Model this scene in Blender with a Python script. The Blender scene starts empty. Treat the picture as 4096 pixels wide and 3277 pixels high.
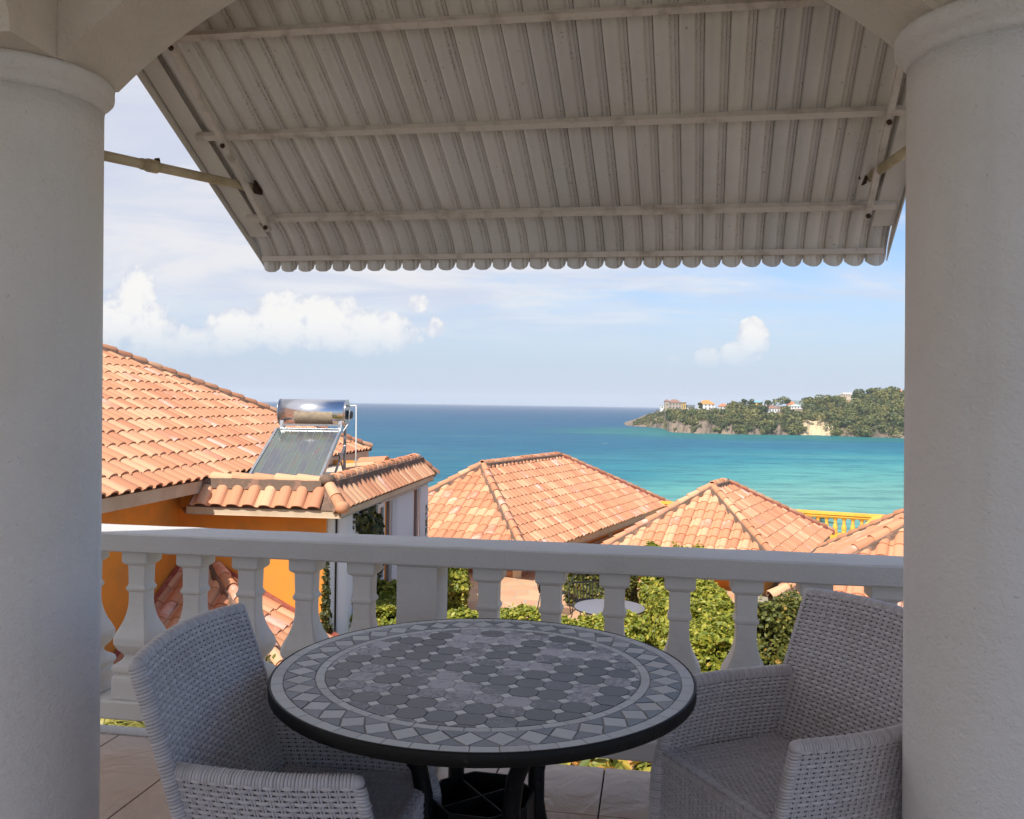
import bpy, bmesh, math, random
from mathutils import Vector, Matrix
random.seed(7)
R = math.radians
sc = bpy.context.scene
col = sc.collection

# ------------------------------------------------------------------ camera
F_PX, HZ, ROLL, EYE = 3477.0, 1615.6, math.atan(0.0149), 1.5
cam_d = bpy.data.cameras.new('camera')
cam = bpy.data.objects.new('camera', cam_d)
col.objects.link(cam)
cam_d.sensor_width = 36.0
cam_d.lens = 36.0 * F_PX / 4096.0
cam_d.shift_y = -22.9 / 4096.0
cam_d.clip_start = 0.05
cam_d.clip_end = 250000
c_, s_ = math.cos(ROLL), math.sin(ROLL)
cam.matrix_world = Matrix(((c_, -s_, 0, 0), (0, 0, -1, 0), (s_, c_, 0, EYE), (0, 0, 0, 1)))
sc.camera = cam

# ------------------------------------------------------------------ light
SUN_AZ, SUN_EL = 210.0, 48.0           # clockwise from +Y (north, out to sea)
az, el = R(SUN_AZ), R(SUN_EL)
SUN = Vector((math.sin(az) * math.cos(el), math.cos(az) * math.cos(el), math.sin(el)))
sd = bpy.data.lights.new('sun', 'SUN')
sd.energy = 3.7
sd.angle = R(0.53)
sd.color = (1.0, 0.95, 0.88)
so = bpy.data.objects.new('sun', sd)
col.objects.link(so)
so.rotation_euler = SUN.to_track_quat('Z', 'Y').to_euler()

sc.view_settings.view_transform = 'Standard'
sc.view_settings.look = 'None'
sc.view_settings.gamma = 1.0
sc.view_settings.use_curve_mapping = False
sc.view_settings.exposure = 0.62
sc.cycles.max_bounces = 8
sc.cycles.diffuse_bounces = 5
sc.cycles.glossy_bounces = 3
sc.cycles.volume_bounces = 2
sc.cycles.caustics_reflective = False
sc.cycles.caustics_refractive = False
sc.cycles.use_denoising = True


def lin(r, g, b, k=1.0):
    f = lambda v: ((v / 255 + 0.055) / 1.055) ** 2.4 if v > 10 else v / 255 / 12.92
    return (f(r) * k, f(g) * k, f(b) * k, 1.0)


class NT:
    """small helper round a node tree"""
    def __init__(self, tree):
        self.t = tree
        tree.nodes.clear()

    def n(self, typ, inp=None, **kw):
        nd = self.t.nodes.new(typ)
        for k, v in kw.items():
            setattr(nd, k, v)
        for k, v in (inp or {}).items():
            s = nd.inputs[k]
            if isinstance(v, bpy.types.NodeSocket):
                self.t.links.new(v, s)
            else:
                s.default_value = v
        return nd

    def m(self, op, a, b=0.0, c=0.0, clamp=False):
        nd = self.t.nodes.new('ShaderNodeMath')
        nd.operation = op
        nd.use_clamp = clamp
        for i, v in enumerate((a, b, c)):
            if isinstance(v, bpy.types.NodeSocket):
                self.t.links.new(v, nd.inputs[i])
            else:
                nd.inputs[i].default_value = v
        return nd.outputs[0]

    def mix(self, f, a, b, mode='MIX'):
        nd = self.t.nodes.new('ShaderNodeMix')
        nd.data_type = 'RGBA'
        nd.blend_type = mode
        for i, v in ((0, f), (6, a), (7, b)):
            if isinstance(v, bpy.types.NodeSocket):
                self.t.links.new(v, nd.inputs[i])
            else:
                nd.inputs[i].default_value = v
        return nd.outputs[2]

    def ramp(self, f, stops, interp='LINEAR'):
        nd = self.t.nodes.new('ShaderNodeValToRGB')
        e = nd.color_ramp.elements
        nd.color_ramp.interpolation = interp
        while len(e) < len(stops):
            e.new(0.5)
        for i, (p, c) in enumerate(stops):
            e[i].position = p
            e[i].color = c if len(c) == 4 else (*c, 1)
        self.t.links.new(f, nd.inputs[0])
        return nd.outputs[0]

    def noise(self, vec, scale, detail=4.0, rough=0.55, dist=0.0):
        nd = self.n('ShaderNodeTexNoise', {'Scale': scale, 'Detail': detail, 'Roughness': rough, 'Distortion': dist})
        if vec is not None:
            self.t.links.new(vec, nd.inputs['Vector'])
        return nd.outputs['Fac']

    def sstep(self, v, a, b):
        nd = self.t.nodes.new('ShaderNodeMapRange')
        nd.interpolation_type = 'SMOOTHSTEP'
        self.t.links.new(v, nd.inputs[0])
        nd.inputs[1].default_value = a
        nd.inputs[2].default_value = b
        return nd.outputs[0]


# ------------------------------------------------------------------ sky (world)
world = bpy.data.worlds.new('World')
sc.world = world
world.use_nodes = True
W = NT(world.node_tree)
sky = W.n('ShaderNodeTexSky', sky_type='NISHITA', sun_disc=False, sun_elevation=R(SUN_EL), sun_rotation=R(SUN_AZ),
          altitude=20.0, air_density=1.0, dust_density=1.2, ozone_density=1.5)
tc = W.n('ShaderNodeTexCoord')
D = tc.outputs['Generated']
sx = W.n('ShaderNodeSeparateXYZ', {0: D})
X, Y, Z = sx.outputs
yy = W.m('MAXIMUM', Y, 0.05)
u = W.m('DIVIDE', X, yy)
v = W.m('DIVIDE', Z, yy)
front = W.sstep(Y, 0.1, 0.4)
STR = 0.10
KX = 1.0 / STR / 2 ** 0.62          # picture colours -> sky radiance at this exposure
# thin veil: a layer of high cloud projected on a flat plane overhead
zz = W.m('ADD', W.m('MAXIMUM', Z, 0.0), 0.12)
pv = W.n('ShaderNodeCombineXYZ', {0: W.m('DIVIDE', X, zz), 1: W.m('MULTIPLY', W.m('DIVIDE', Y, zz), 1.7), 2: 0.3})
n1 = W.noise(pv.outputs[0], 0.55, 6.0, 0.62, 0.6)
n2 = W.noise(pv.outputs[0], 2.1, 5.0, 0.6, 0.4)
grad = W.m('MULTIPLY', X, -0.70)
hi = W.sstep(Z, 0.04, 0.14)
veil = W.m('ADD', W.m('ADD', W.m('MULTIPLY', n1, 1.25), W.m('MULTIPLY', n2, 0.35)), grad)
veil = W.m('MULTIPLY', W.sstep(veil, 0.44, 0.84), hi)
veil = W.m('MULTIPLY', veil, 0.93)
# towering cumulus near the horizon
uv = W.n('ShaderNodeCombineXYZ', {0: u, 1: v, 2: 0.0}).outputs[0]
fb = W.noise(uv, 26.0, 7.0, 0.6, 0.25)
fb2 = W.noise(uv, 62.0, 8.0, 0.62, 0.3)
fbm = W.m('ADD', W.m('MULTIPLY', W.m('SUBTRACT', fb, 0.5), 1.25), W.m('MULTIPLY', W.m('SUBTRACT', fb2, 0.5), 0.85))


def px_uv(px, py):
    return ((px - 2048) / F_PX, (HZ - py + 0.0149 * (px - 2048)) / F_PX)


cum = None
for (px, py, rx, ry, amp) in (
        (530, 1210, 75, 140, 1.0), (590, 1310, 110, 90, 0.9), (450, 1290, 90, 100, 0.9),
        (950, 1320, 120, 85, 1.0), (1130, 1280, 120, 105, 1.1), (1300, 1285, 130, 105, 1.1), (1480, 1330, 170, 85, 0.95), (800, 1370, 170, 60, 0.85), (640, 1400, 160, 60, 0.75),
        (1660, 1215, 60, 40, 0.5), (1740, 1310, 50, 40, 0.55),
        (3010, 1360, 60, 75, 1.0), (2950, 1420, 75, 45, 0.95), (2830, 1430, 48, 36, 0.9), (2690, 1440, 30, 20, 0.5)):
    u0, v0 = px_uv(px, py)
    du = W.m('DIVIDE', W.m('SUBTRACT', u, u0), rx / F_PX)
    dv = W.m('DIVIDE', W.m('SUBTRACT', v, v0), ry / F_PX)
    r2 = W.m('ADD', W.m('MULTIPLY', du, du), W.m('MULTIPLY', dv, dv))
    blob = W.m('MULTIPLY', W.m('SUBTRACT', 1.0, W.m('MULTIPLY', r2, 0.55)), amp)
    cum = blob if cum is None else W.m('SMOOTH_MAX', cum, blob, 0.25)
cum_d = W.m('ADD', cum, fbm)
base_fade = W.sstep(v, 0.030, 0.098)
cmask = W.m('MULTIPLY', W.sstep(cum_d, 0.22, 0.38), W.m('MULTIPLY', base_fade, front))
cmask = W.m('MULTIPLY', cmask, 0.96)
white = lin(236, 233, 236, KX)
puff = W.mix(W.sstep(W.m('ADD', cum_d, W.m('MULTIPLY', W.m('SUBTRACT', fb2, 0.5), 1.2)), 0.12, 0.85), lin(214, 219, 233, KX), lin(253, 250, 246, KX))
skyc = W.mix(1.0, sky.outputs[0], (0.80, 0.92, 1.10, 1), 'MULTIPLY')
low = W.m('SUBTRACT', 1.0, W.sstep(Z, -0.02, 0.20))
skyc = W.mix(W.m('MULTIPLY', low, 0.92), skyc, lin(197, 209, 229, KX))
n3 = W.noise(pv.outputs[0], 1.1, 7.0, 0.62, 0.9)
veilc = W.mix(W.sstep(n3, 0.34, 0.64), lin(214, 219, 235, KX), lin(240, 238, 240, KX))
c1 = W.mix(veil, skyc, veilc)
c2 = W.mix(cmask, c1, puff)
bg = W.n('ShaderNodeBackground', {'Color': c2, 'Strength': STR})
W.n('ShaderNodeOutputWorld', {0: bg.outputs[0]})


# ------------------------------------------------------------------ materials
def mat(name, base, rough=0.6, spec=0.5, metal=0.0, var=None, vscale=3.0, vlo=0.4, vhi=0.65, bump=0.0, bscale=40.0,
        bdetail=5.0, obj_random=None, interp='LINEAR', sheen=0.0, island=None, coat=0.0, trans=0.0):
    """procedural material: base colour, a second colour mixed in by noise, bump, colour picked per object or per loose piece"""
    m = bpy.data.materials.new(name)
    m.use_nodes = True
    N = NT(m.node_tree)
    co = N.n('ShaderNodeTexCoord').outputs['Object']
    geo = N.n('ShaderNodeNewGeometry')
    colr = base
    if obj_random:
        rnd = N.n('ShaderNodeObjectInfo').outputs['Random']
        colr = N.ramp(rnd, obj_random, interp)
    if island:
        colr = N.ramp(geo.outputs['Random Per Island'], island, interp)
    if var:
        f = N.sstep(N.noise(co, vscale, 6.0, 0.62), vlo, vhi)
        colr = N.mix(f, colr, var)
    b = N.n('ShaderNodeBsdfPrincipled', {'Roughness': rough, 'Metallic': metal, 'Specular IOR Level': spec, 'Coat Weight': coat,
                                        'Transmission Weight': trans})
    if isinstance(colr, bpy.types.NodeSocket):
        m.node_tree.links.new(colr, b.inputs['Base Color'])
    else:
        b.inputs['Base Color'].default_value = colr
    if bump:
        bp = N.n('ShaderNodeBump', {'Strength': 1.0, 'Distance': bump, 'Height': N.noise(co, bscale, bdetail, 0.6)})
        m.node_tree.links.new(bp.outputs[0], b.inputs['Normal'])
    N.n('ShaderNodeOutputMaterial', {0: b.outputs[0]})
    return m


def stucco_mat(name, base, dirt, depth=0.006, scale=38.0):
    m = bpy.data.materials.new(name)
    m.use_nodes = True
    N = NT(m.node_tree)
    co = N.n('ShaderNodeTexCoord').outputs['Object']
    big = N.noise(co, 2.2, 5.0, 0.6)
    c = N.mix(N.sstep(big, 0.45, 0.75), base, dirt)
    dm = N.n('ShaderNodeMapping', {'Vector': co, 'Scale': (9.0, 9.0, 0.55)}).outputs[0]
    drip = N.sstep(N.noise(dm, 1.0, 5.0, 0.6), 0.56, 0.78)
    c = N.mix(N.m('MULTIPLY', drip, 0.16), c, (0.50, 0.46, 0.42, 1))
    speck = N.sstep(N.noise(co, 95.0, 2.0, 0.5), 0.70, 0.78)
    c = N.mix(N.m('MULTIPLY', speck, 0.28), c, (0.16, 0.12, 0.09, 1))
    a = N.noise(co, scale, 3.0, 0.55, 0.3)
    a = N.sstep(a, 0.30, 0.75)
    h = N.m('ADD', N.m('MULTIPLY', a, 0.30), N.m('MULTIPLY', N.noise(co, scale * 3.2, 5.0, 0.7), 0.9))
    bp = N.n('ShaderNodeBump', {'Strength': 1.0, 'Distance': depth, 'Height': h})
    b = N.n('ShaderNodeBsdfPrincipled', {'Base Color': c, 'Roughness': 0.75, 'Normal': bp.outputs[0], 'Specular IOR Level': 0.25})
    N.n('ShaderNodeOutputMaterial', {0: b.outputs[0]})
    return m


M = {}
M['stucco'] = stucco_mat('white_stucco', (0.84, 0.815, 0.80, 1), (0.79, 0.755, 0.73, 1), 0.0085, 30)
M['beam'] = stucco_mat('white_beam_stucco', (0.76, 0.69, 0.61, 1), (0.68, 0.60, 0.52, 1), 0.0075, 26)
M['rail'] = stucco_mat('rail_stucco', (0.60, 0.58, 0.56, 1), (0.54, 0.52, 0.49, 1), 0.003, 60)
M['baluster'] = mat('baluster_paint', (0.66, 0.64, 0.61, 1), 0.6, 0.3, var=(0.60, 0.56, 0.51, 1), vscale=9, vlo=0.5, vhi=0.8, bump=0.0012, bscale=30)
M['ceiling'] = mat('ceiling_paint', (0.84, 0.81, 0.77, 1), 0.8, 0.2, bump=0.002, bscale=30)
M['grout'] = mat('grout', (0.30, 0.29, 0.29, 1), 0.8, 0.3, bump=0.001, bscale=200)
M['floor_joint'] = mat('floor_joint', (0.06, 0.05, 0.045, 1), 0.8, 0.2)
M['black'] = mat('black_iron', (0.006, 0.006, 0.0065, 1), 0.5, 0.22, var=(0.03, 0.027, 0.025, 1), vscale=60, vlo=0.6, vhi=0.75, bump=0.0012, bscale=90)
M['iron'] = mat('garden_iron', (0.02, 0.022, 0.026, 1), 0.5, 0.5)
M['mortar'] = mat('mortar', (0.17, 0.115, 0.085, 1), 0.9, 0.2, var=(0.30, 0.17, 0.12, 1), vscale=3.5, vlo=0.5, vhi=0.62, bump=0.01, bscale=25)
M['mortar_red'] = mat('red_flashing', (0.33, 0.085, 0.06, 1), 0.8, 0.2, var=(0.42, 0.16, 0.11, 1), vscale=6)
M['plinth'] = mat('stone_plinth', (0.45, 0.26, 0.16, 1), 0.85, 0.2, var=(0.33, 0.18, 0.12, 1), vscale=5)
M['soffit'] = mat('cream_fascia', (0.60, 0.47, 0.33, 1), 0.7, 0.3, var=(0.52, 0.39, 0.26, 1), vscale=2)
M['orange'] = mat('orange_wall', (0.78, 0.30, 0.045, 1), 0.75, 0.25, var=(0.62, 0.27, 0.06, 1), vscale=1.6, bump=0.002, bscale=40)
M['yellow'] = mat('yellow_paint', (0.86, 0.50, 0.08, 1), 0.7, 0.3, var=(0.80, 0.42, 0.06, 1), vscale=2)
M['white_metal'] = mat('white_shutter', (0.74, 0.75, 0.78, 1), 0.45, 0.5)
M['grey_metal'] = mat('grey_track', (0.30, 0.31, 0.33, 1), 0.45, 0.5, metal=0.4)
M['pvc'] = mat('white_pipe', (0.78, 0.76, 0.72, 1), 0.5, 0.4)
M['galv'] = mat('galvanised_steel', (0.50, 0.52, 0.55, 1), 0.35, 0.5, metal=0.85, var=(0.30, 0.27, 0.24, 1), vscale=12, vlo=0.5, vhi=0.8)
M['steel'] = mat('polished_steel', (0.74, 0.74, 0.76, 1), 0.22, 0.5, metal=1.0, bump=0.0006, bscale=6)
M['dark'] = mat('dark_glass', (0.03, 0.035, 0.04, 1), 0.08, 0.6)
M['window'] = mat('window_glass', (0.10, 0.13, 0.14, 1), 0.08, 0.6)
M['rust'] = mat('rusty_bolt', (0.06, 0.03, 0.02, 1), 0.8, 0.3)
M['soil'] = mat('garden_soil', (0.36, 0.32, 0.26, 1), 0.95, 0.1, var=(0.27, 0.27, 0.16, 1), vscale=1.5, bump=0.03, bscale=4)
M['bark'] = mat('bark', (0.10, 0.075, 0.05, 1), 0.9, 0.2, bump=0.01, bscale=20)
M['core'] = mat('hedge_dark_core', (0.022, 0.020, 0.010, 1), 0.95, 0.1)  # near-black, puts the shade between the leaves into the colour
M['white_plain'] = mat('white_wall_paint', (0.78, 0.77, 0.75, 1), 0.75, 0.2)
M['cream_plain'] = mat('cream_wall_paint', (0.62, 0.52, 0.40, 1), 0.75, 0.2)

# terracotta: tone picked per tile, with the pale flamed bloom some tiles carry
def tile_mat(name, per):
    m = bpy.data.materials.new(name)
    m.use_nodes = True
    N = NT(m.node_tree)
    co = N.n('ShaderNodeTexCoord').outputs['Object']
    if per == 'object':
        oi = N.n('ShaderNodeObjectInfo')
        rnd = oi.outputs['Random']
        co2 = N.n('ShaderNodeVectorMath', {0: co, 1: oi.outputs['Location']}, operation='ADD').outputs[0]
    else:
        rnd = N.n('ShaderNodeNewGeometry').outputs['Random Per Island']
        co2 = co
    c = N.ramp(rnd, [(0.0, (0.60, 0.285, 0.155)), (0.30, (0.57, 0.262, 0.140)), (0.48, (0.61, 0.305, 0.170)), (0.62, (0.53, 0.230, 0.125)),
                     (0.70, (0.69, 0.390, 0.225)), (0.94, (0.60, 0.26, 0.16))], 'CONSTANT')
    big = N.noise(co2, 2.4, 4.0, 0.6)
    flame = N.m('MULTIPLY', N.m('GREATER_THAN', rnd, 0.93), N.sstep(big, 0.45, 0.62))
    c = N.mix(N.m('MULTIPLY', flame, 0.75), c, (0.78, 0.52, 0.42, 1))
    c = N.mix(N.m('MULTIPLY', N.sstep(N.noise(co2, 9.0, 5.0, 0.65), 0.5, 0.85), 0.22), c, (0.40, 0.19, 0.11, 1))
    c = N.mix(N.m('MULTIPLY', N.sstep(N.noise(co2, 55.0, 3.0, 0.6), 0.64, 0.8), 0.18), c, (0.24, 0.12, 0.08, 1))
    wp = N.n('ShaderNodeNewGeometry').outputs['Position']
    age = N.sstep(N.noise(wp, 0.8, 5.0, 0.65), 0.50, 0.78)
    c = N.mix(N.m('MULTIPLY', age, 0.30), c, (0.40, 0.20, 0.13, 1))
    lich = N.m('MULTIPLY', N.sstep(N.noise(wp, 7.0, 4.0, 0.7), 0.66, 0.76), 0.45)
    c = N.mix(lich, c, (0.20, 0.12, 0.085, 1))
    bp = N.n('ShaderNodeBump', {'Strength': 1.0, 'Distance': 0.004, 'Height': N.noise(co2, 40.0, 4.0, 0.6)})
    b = N.n('ShaderNodeBsdfPrincipled', {'Base Color': c, 'Roughness': 0.72, 'Normal': bp.outputs[0], 'Specular IOR Level': 0.3})
    N.n('ShaderNodeOutputMaterial', {0: b.outputs[0]})
    return m


M['tile'] = tile_mat('terracotta_tile', 'object')
M['tile_bulk'] = tile_mat('terracotta_tiles', 'island')


# ------------------------------------------------------------------ mesh helpers
class MB:
    def __init__(self):
        self.v, self.f, self.s = [], [], []

    def add(self, vs, fs, smooth=False):
        o = len(self.v)
        self.v += [tuple(p) for p in vs]
        self.f += [tuple(i + o for i in f) for f in fs]
        self.s += [smooth] * len(fs)
        return self

    def box(self, x0, x1, y0, y1, z0, z1, fr=None):
        vs = [(x, y, z) for x in (x0, x1) for y in (y0, y1) for z in (z0, z1)]
        if fr:
            vs = [fr(*p) for p in vs]
        return self.add(vs, [(0, 1, 3, 2), (4, 6, 7, 5), (0, 4, 5, 1), (2, 3, 7, 6), (0, 2, 6, 4), (1, 5, 7, 3)])

    def bar(self, a, b, w, h=None, up=(0, 0, 1)):
        """square bar from a to b"""
        a, b = Vector(a), Vector(b)
        d = (b - a).normalized()
        upv = Vector(up)
        if abs(d.dot(upv)) > 0.98:
            upv = Vector((0, 1, 0))
        sd_ = d.cross(upv).normalized()
        u_ = sd_.cross(d)
        h = h or w
        vs = [p + sd_ * (i * w / 2) + u_ * (j * h / 2) for p in (a, b) for i, j in ((-1, -1), (1, -1), (1, 1), (-1, 1))]
        return self.add(vs, [(0, 1, 2, 3), (7, 6, 5, 4), (0, 4, 5, 1), (1, 5, 6, 2), (2, 6, 7, 3), (3, 7, 4, 0)])

    def tube(self, pts, r, n=8, cap=True, flat=1.0, up=None):
        pts = [Vector(p) for p in pts]
        rs = r if isinstance(r, (list, tuple)) else [r] * len(pts)
        ring = []
        prev = None
        for i, p in enumerate(pts):
            d = (pts[min(i + 1, len(pts) - 1)] - pts[max(i - 1, 0)]).normalized()
            if up is not None:
                a = Vector(up).cross(d).normalized()
            elif prev is None:
                a = d.cross(Vector((0, 0, 1)) if abs(d.z) < 0.9 else Vector((1, 0, 0))).normalized()
            else:
                a = (prev - d * prev.dot(d)).normalized()
            prev = a
            b = d.cross(a)
            ring.append([p + (a * math.cos(2 * math.pi * k / n) + b * math.sin(2 * math.pi * k / n) * flat) * rs[i] for k in range(n)])
        vs = [q for rr in ring for q in rr]
        fs = [(i * n + k, i * n + (k + 1) % n, (i + 1) * n + (k + 1) % n, (i + 1) * n + k) for i in range(len(pts) - 1) for k in range(n)]
        self.add(vs, fs, True)
        if cap:
            o = len(self.v) - len(vs)
            self.f += [tuple(o + k for k in range(n))[::-1], tuple(o + (len(pts) - 1) * n + k for k in range(n))]
            self.s += [False, False]
        return self

    def lathe(self, prof, c, n=32, smooth=True, close=True):
        """prof: list of (r, z)"""
        vs = [(c[0] + r * math.cos(2 * math.pi * k / n), c[1] + r * math.sin(2 * math.pi * k / n), c[2] + z) for r, z in prof for k in range(n)]
        fs = [(i * n + k, i * n + (k + 1) % n, (i + 1) * n + (k + 1) % n, (i + 1) * n + k) for i in range(len(prof) - 1) for k in range(n)]
        self.add(vs, fs, smooth)
        if close:
            o = len(self.v) - len(vs)
            self.f += [tuple(o + k for k in range(n))[::-1], tuple(o + (len(prof) - 1) * n + k for k in range(n))]
            self.s += [False, False]
        return self

    def prism(self, poly, z0, z1):
        n = len(poly)
        vs = [(x, y, z0) for x, y in poly] + [(x, y, z1) for x, y in poly]
        fs = [tuple(range(n))[::-1], tuple(range(n, 2 * n))] + [(k, (k + 1) % n, n + (k + 1) % n, n + k) for k in range(n)]
        return self.add(vs, fs)

    def mesh(self, name, m=None, inv=None):
        me = bpy.data.meshes.new(name)
        vs = self.v if inv is None else [tuple(inv @ Vector(p)) for p in self.v]
        me.from_pydata(vs, [], self.f)
        me.polygons.foreach_set('use_smooth', self.s)
        if m is not None:
            me.materials.append(m)
        me.update()
        return me

    def obj(self, name, m, parent=None, **props):
        """world-space vertices -> one mesh object, parented"""
        inv = parent_world(parent).inverted() if parent is not None else None
        return link(name, self.mesh(name, m, inv), parent, **props)


def parent_world(o):
    mw = Matrix.Identity(4)
    while o is not None:
        mw = o.matrix_basis @ mw
        o = o.parent
    return mw


def link(name, me, parent=None, loc=None, rotz=0.0, mw=None, **props):
    o = bpy.data.objects.new(name, me)
    col.objects.link(o)
    if parent is not None:
        o.parent = parent
    if mw is not None:
        o.matrix_basis = mw
    elif loc is not None:
        o.matrix_basis = Matrix.Translation(Vector(loc)) @ Matrix.Rotation(rotz, 4, 'Z')
    for k, val in props.items():
        o[k] = val
    return o


def thing(name, label, category, loc=(0, 0, 0), rotz=0.0, group=None):
    o = link(name, None, None, loc, rotz, label=label, category=category)
    o.empty_display_size = 0.2
    if group:
        o['group'] = group
    return o


# the terrace is turned a little to the right of the view: T(x, y, z) is its own frame
YAW = math.atan(-0.1637)
TX = Vector((math.cos(YAW), math.sin(YAW), 0))
TY = Vector((-math.sin(YAW), math.cos(YAW), 0))


def T(x, y, z):
    return TX * x + TY * y + Vector((0, 0, z))


TM = Matrix(((TX.x, TY.x, 0, 0), (TX.y, TY.y, 0, 0), (0, 0, 1, 0), (0, 0, 0, 1)))


def project(p):
    """where a point falls in the 4096 px photograph, and its depth (to choose which tiles are separate objects, and to shrink or drop headland trees over houses)"""
    x, y, z = p[0], p[1], p[2] - EYE
    if y < 0.3:
        return (-9999, -9999, 1.0)
    a, b = F_PX * x / y, -F_PX * z / y
    return (2048 + c_ * a - s_ * b, HZ + s_ * a + c_ * b, y)


def box_T(mb, x0, x1, y0, y1, z0, z1):
    return mb.box(x0, x1, y0, y1, z0, z1, T)

# ================================================================== THE TERRACE
# floor slab with its tiles
fl = MB()
box_T(fl, -6.0, 4.0, -3.0, 3.62, -0.30, -0.012)
floor = fl.obj('floor', M['floor_joint'], None, kind='structure')
# a painted kerb strip along the outer edge
kb = MB()
box_T(kb, -6.0, -0.95, 3.545, 3.628, -0.30, 0.004)
kb.obj('floor_edge', M['rail'], floor)
m = bpy.data.materials.new('floor_tile_glaze')
m.use_nodes = True
N = NT(m.node_tree)
oi = N.n('ShaderNodeObjectInfo')
co = N.n('ShaderNodeVectorMath', {0: N.n('ShaderNodeTexCoord').outputs['Object'], 1: oi.outputs['Location']}, operation='ADD').outputs[0]
c = N.mix(N.sstep(N.noise(co, 2.6, 6.0, 0.62, 0.8), 0.35, 0.7), (0.54, 0.41, 0.325, 1), (0.43, 0.31, 0.235, 1))
c = N.mix(N.m('MULTIPLY', N.sstep(N.noise(co, 14.0, 5.0, 0.7), 0.55, 0.8), 0.35), c, (0.30, 0.21, 0.15, 1))
c = N.mix(N.m('MULTIPLY', oi.outputs['Random'], 0.18), c, (0.34, 0.27, 0.22, 1))
vein = N.m('ABSOLUTE', N.m('SUBTRACT', N.noise(co, 3.2, 6.0, 0.6, 1.2), 0.5))
h = N.m('ADD', N.m('MULTIPLY', N.sstep(vein, 0.0, 0.09), 0.45), N.m('MULTIPLY', N.noise(co, 7.0, 5.0, 0.6), 1.0))
bp = N.n('ShaderNodeBump', {'Strength': 1.0, 'Distance': 0.003, 'Height': h})
b = N.n('ShaderNodeBsdfPrincipled', {'Base Color': c, 'Roughness': 0.33, 'Normal': bp.outputs[0], 'Specular IOR Level': 0.45})
N.n('ShaderNodeOutputMaterial', {0: b.outputs[0]})
M['floor_tile'] = m


def tile_slab(w, d, h, bev):
    mb = MB()
    a, b_ = w / 2, d / 2
    vs = [(sx_ * (a - e), sy_ * (b_ - e), z) for e, z in ((0, -h), (0, -bev), (bev, 0)) for sx_, sy_ in ((-1, -1), (1, -1), (1, 1), (-1, 1))]
    fs = [(8, 9, 10, 11)] + [(i * 4 + k, i * 4 + (k + 1) % 4, (i + 1) * 4 + (k + 1) % 4, (i + 1) * 4 + k) for i in (0, 1) for k in range(4)]
    return mb.add(vs, fs)


PIT = 0.43
full = tile_slab(PIT - 0.006, PIT - 0.006, 0.011, 0.0015).mesh('floor_tile', M['floor_tile'])
cut = tile_slab(PIT - 0.006, 3.545 - 3.19 - 0.004, 0.011, 0.0015).mesh('floor_tile', M['floor_tile'])
cut2 = tile_slab(PIT - 0.006, 3.618 - 3.19 - 0.004, 0.011, 0.0015).mesh('floor_tile', M['floor_tile'])
for i in range(-6, 9):
    for j in range(-6, 1):
        x = -0.61 + (i + 0.5) * PIT
        y = 3.19 + (j - 0.5) * PIT + PIT / 2 - PIT / 2
        yc = 3.19 + (j - 0.5) * PIT
        if j < -4 and not (-3 < x < 1.6):
            continue
        p = T(x, yc, random.uniform(-0.0006, 0.0006))
        link('floor_tile', full, floor, mw=Matrix.Translation(p) @ Matrix.Rotation(YAW, 4, 'Z'))
    left = x < -0.95
    yc = 3.19 + (0.355 if left else 0.428) / 2 - 0.001
    p = T(x, yc, random.uniform(-0.0006, 0.0006))
    link('floor_tile', cut if left else cut2, floor, mw=Matrix.Translation(p) @ Matrix.Rotation(YAW, 4, 'Z'))

# ceiling slab over the terrace (unseen left and back edges shaped to let sunlight in on the coping and floor)
cl = MB()


def yl(x):
    return 1.50 + 0.59 * (x + 3.01)


poly = [(-6.0, -2.2), (1.6, -2.2), (1.6, 2.206), (-2.03, 2.206), (-2.03, yl(-2.03)), (-4.0, yl(-4.0)), (-6.0, yl(-6.0))]
n = len(poly)
cl.add([T(x, y, 3.03) for x, y in poly] + [T(x, y, 3.22) for x, y in poly],
       [tuple(range(n))[::-1], tuple(range(n, 2 * n))] + [(k, (k + 1) % n, n + (k + 1) % n, n + k) for k in range(n)])
cl.obj('ceiling', M['ceiling'], None, kind='structure')

# columns: shaft and moulded capital
LEAN = 0.0085


def column(x, y, label):
    base = T(x, y, 0)
    t = thing('column', label, 'column', base, 0, 'white columns carrying the arch')
    lean = lambda p: p - TX * (p.z * LEAN - 0.0127)
    def lathe(prof, nseg=72):
        mb = MB().lathe(prof, base, nseg)
        mb.v = [tuple(lean(Vector(p))) for p in mb.v]
        return mb
    prof = [(0.216, 0.06 + 2.325 * i / 24) for i in range(25)]
    lathe(prof).obj('shaft', M['stucco'], t)
    lathe([(0.250, 0.0), (0.254, 0.02), (0.254, 0.045), (0.238, 0.0595)]).obj('base', M['stucco'], t)
    cap = [(0.2165, 2.372), (0.219, 2.390), (0.227, 2.402), (0.237, 2.409), (0.2445, 2.418), (0.246, 2.430), (0.245, 2.442), (0.246, 2.4525)]
    lathe(cap).obj('capital', M['stucco'], t)
    return t


column(-1.872, 2.34, 'thick white stucco column left of the table, pipe brace ending behind it')  # coordinates of columns, arch, ceiling and awning were scaled down about the camera
column(0.8505, 2.34, 'thick white stucco column right of the table, hiding part of a wicker chair')

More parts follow.
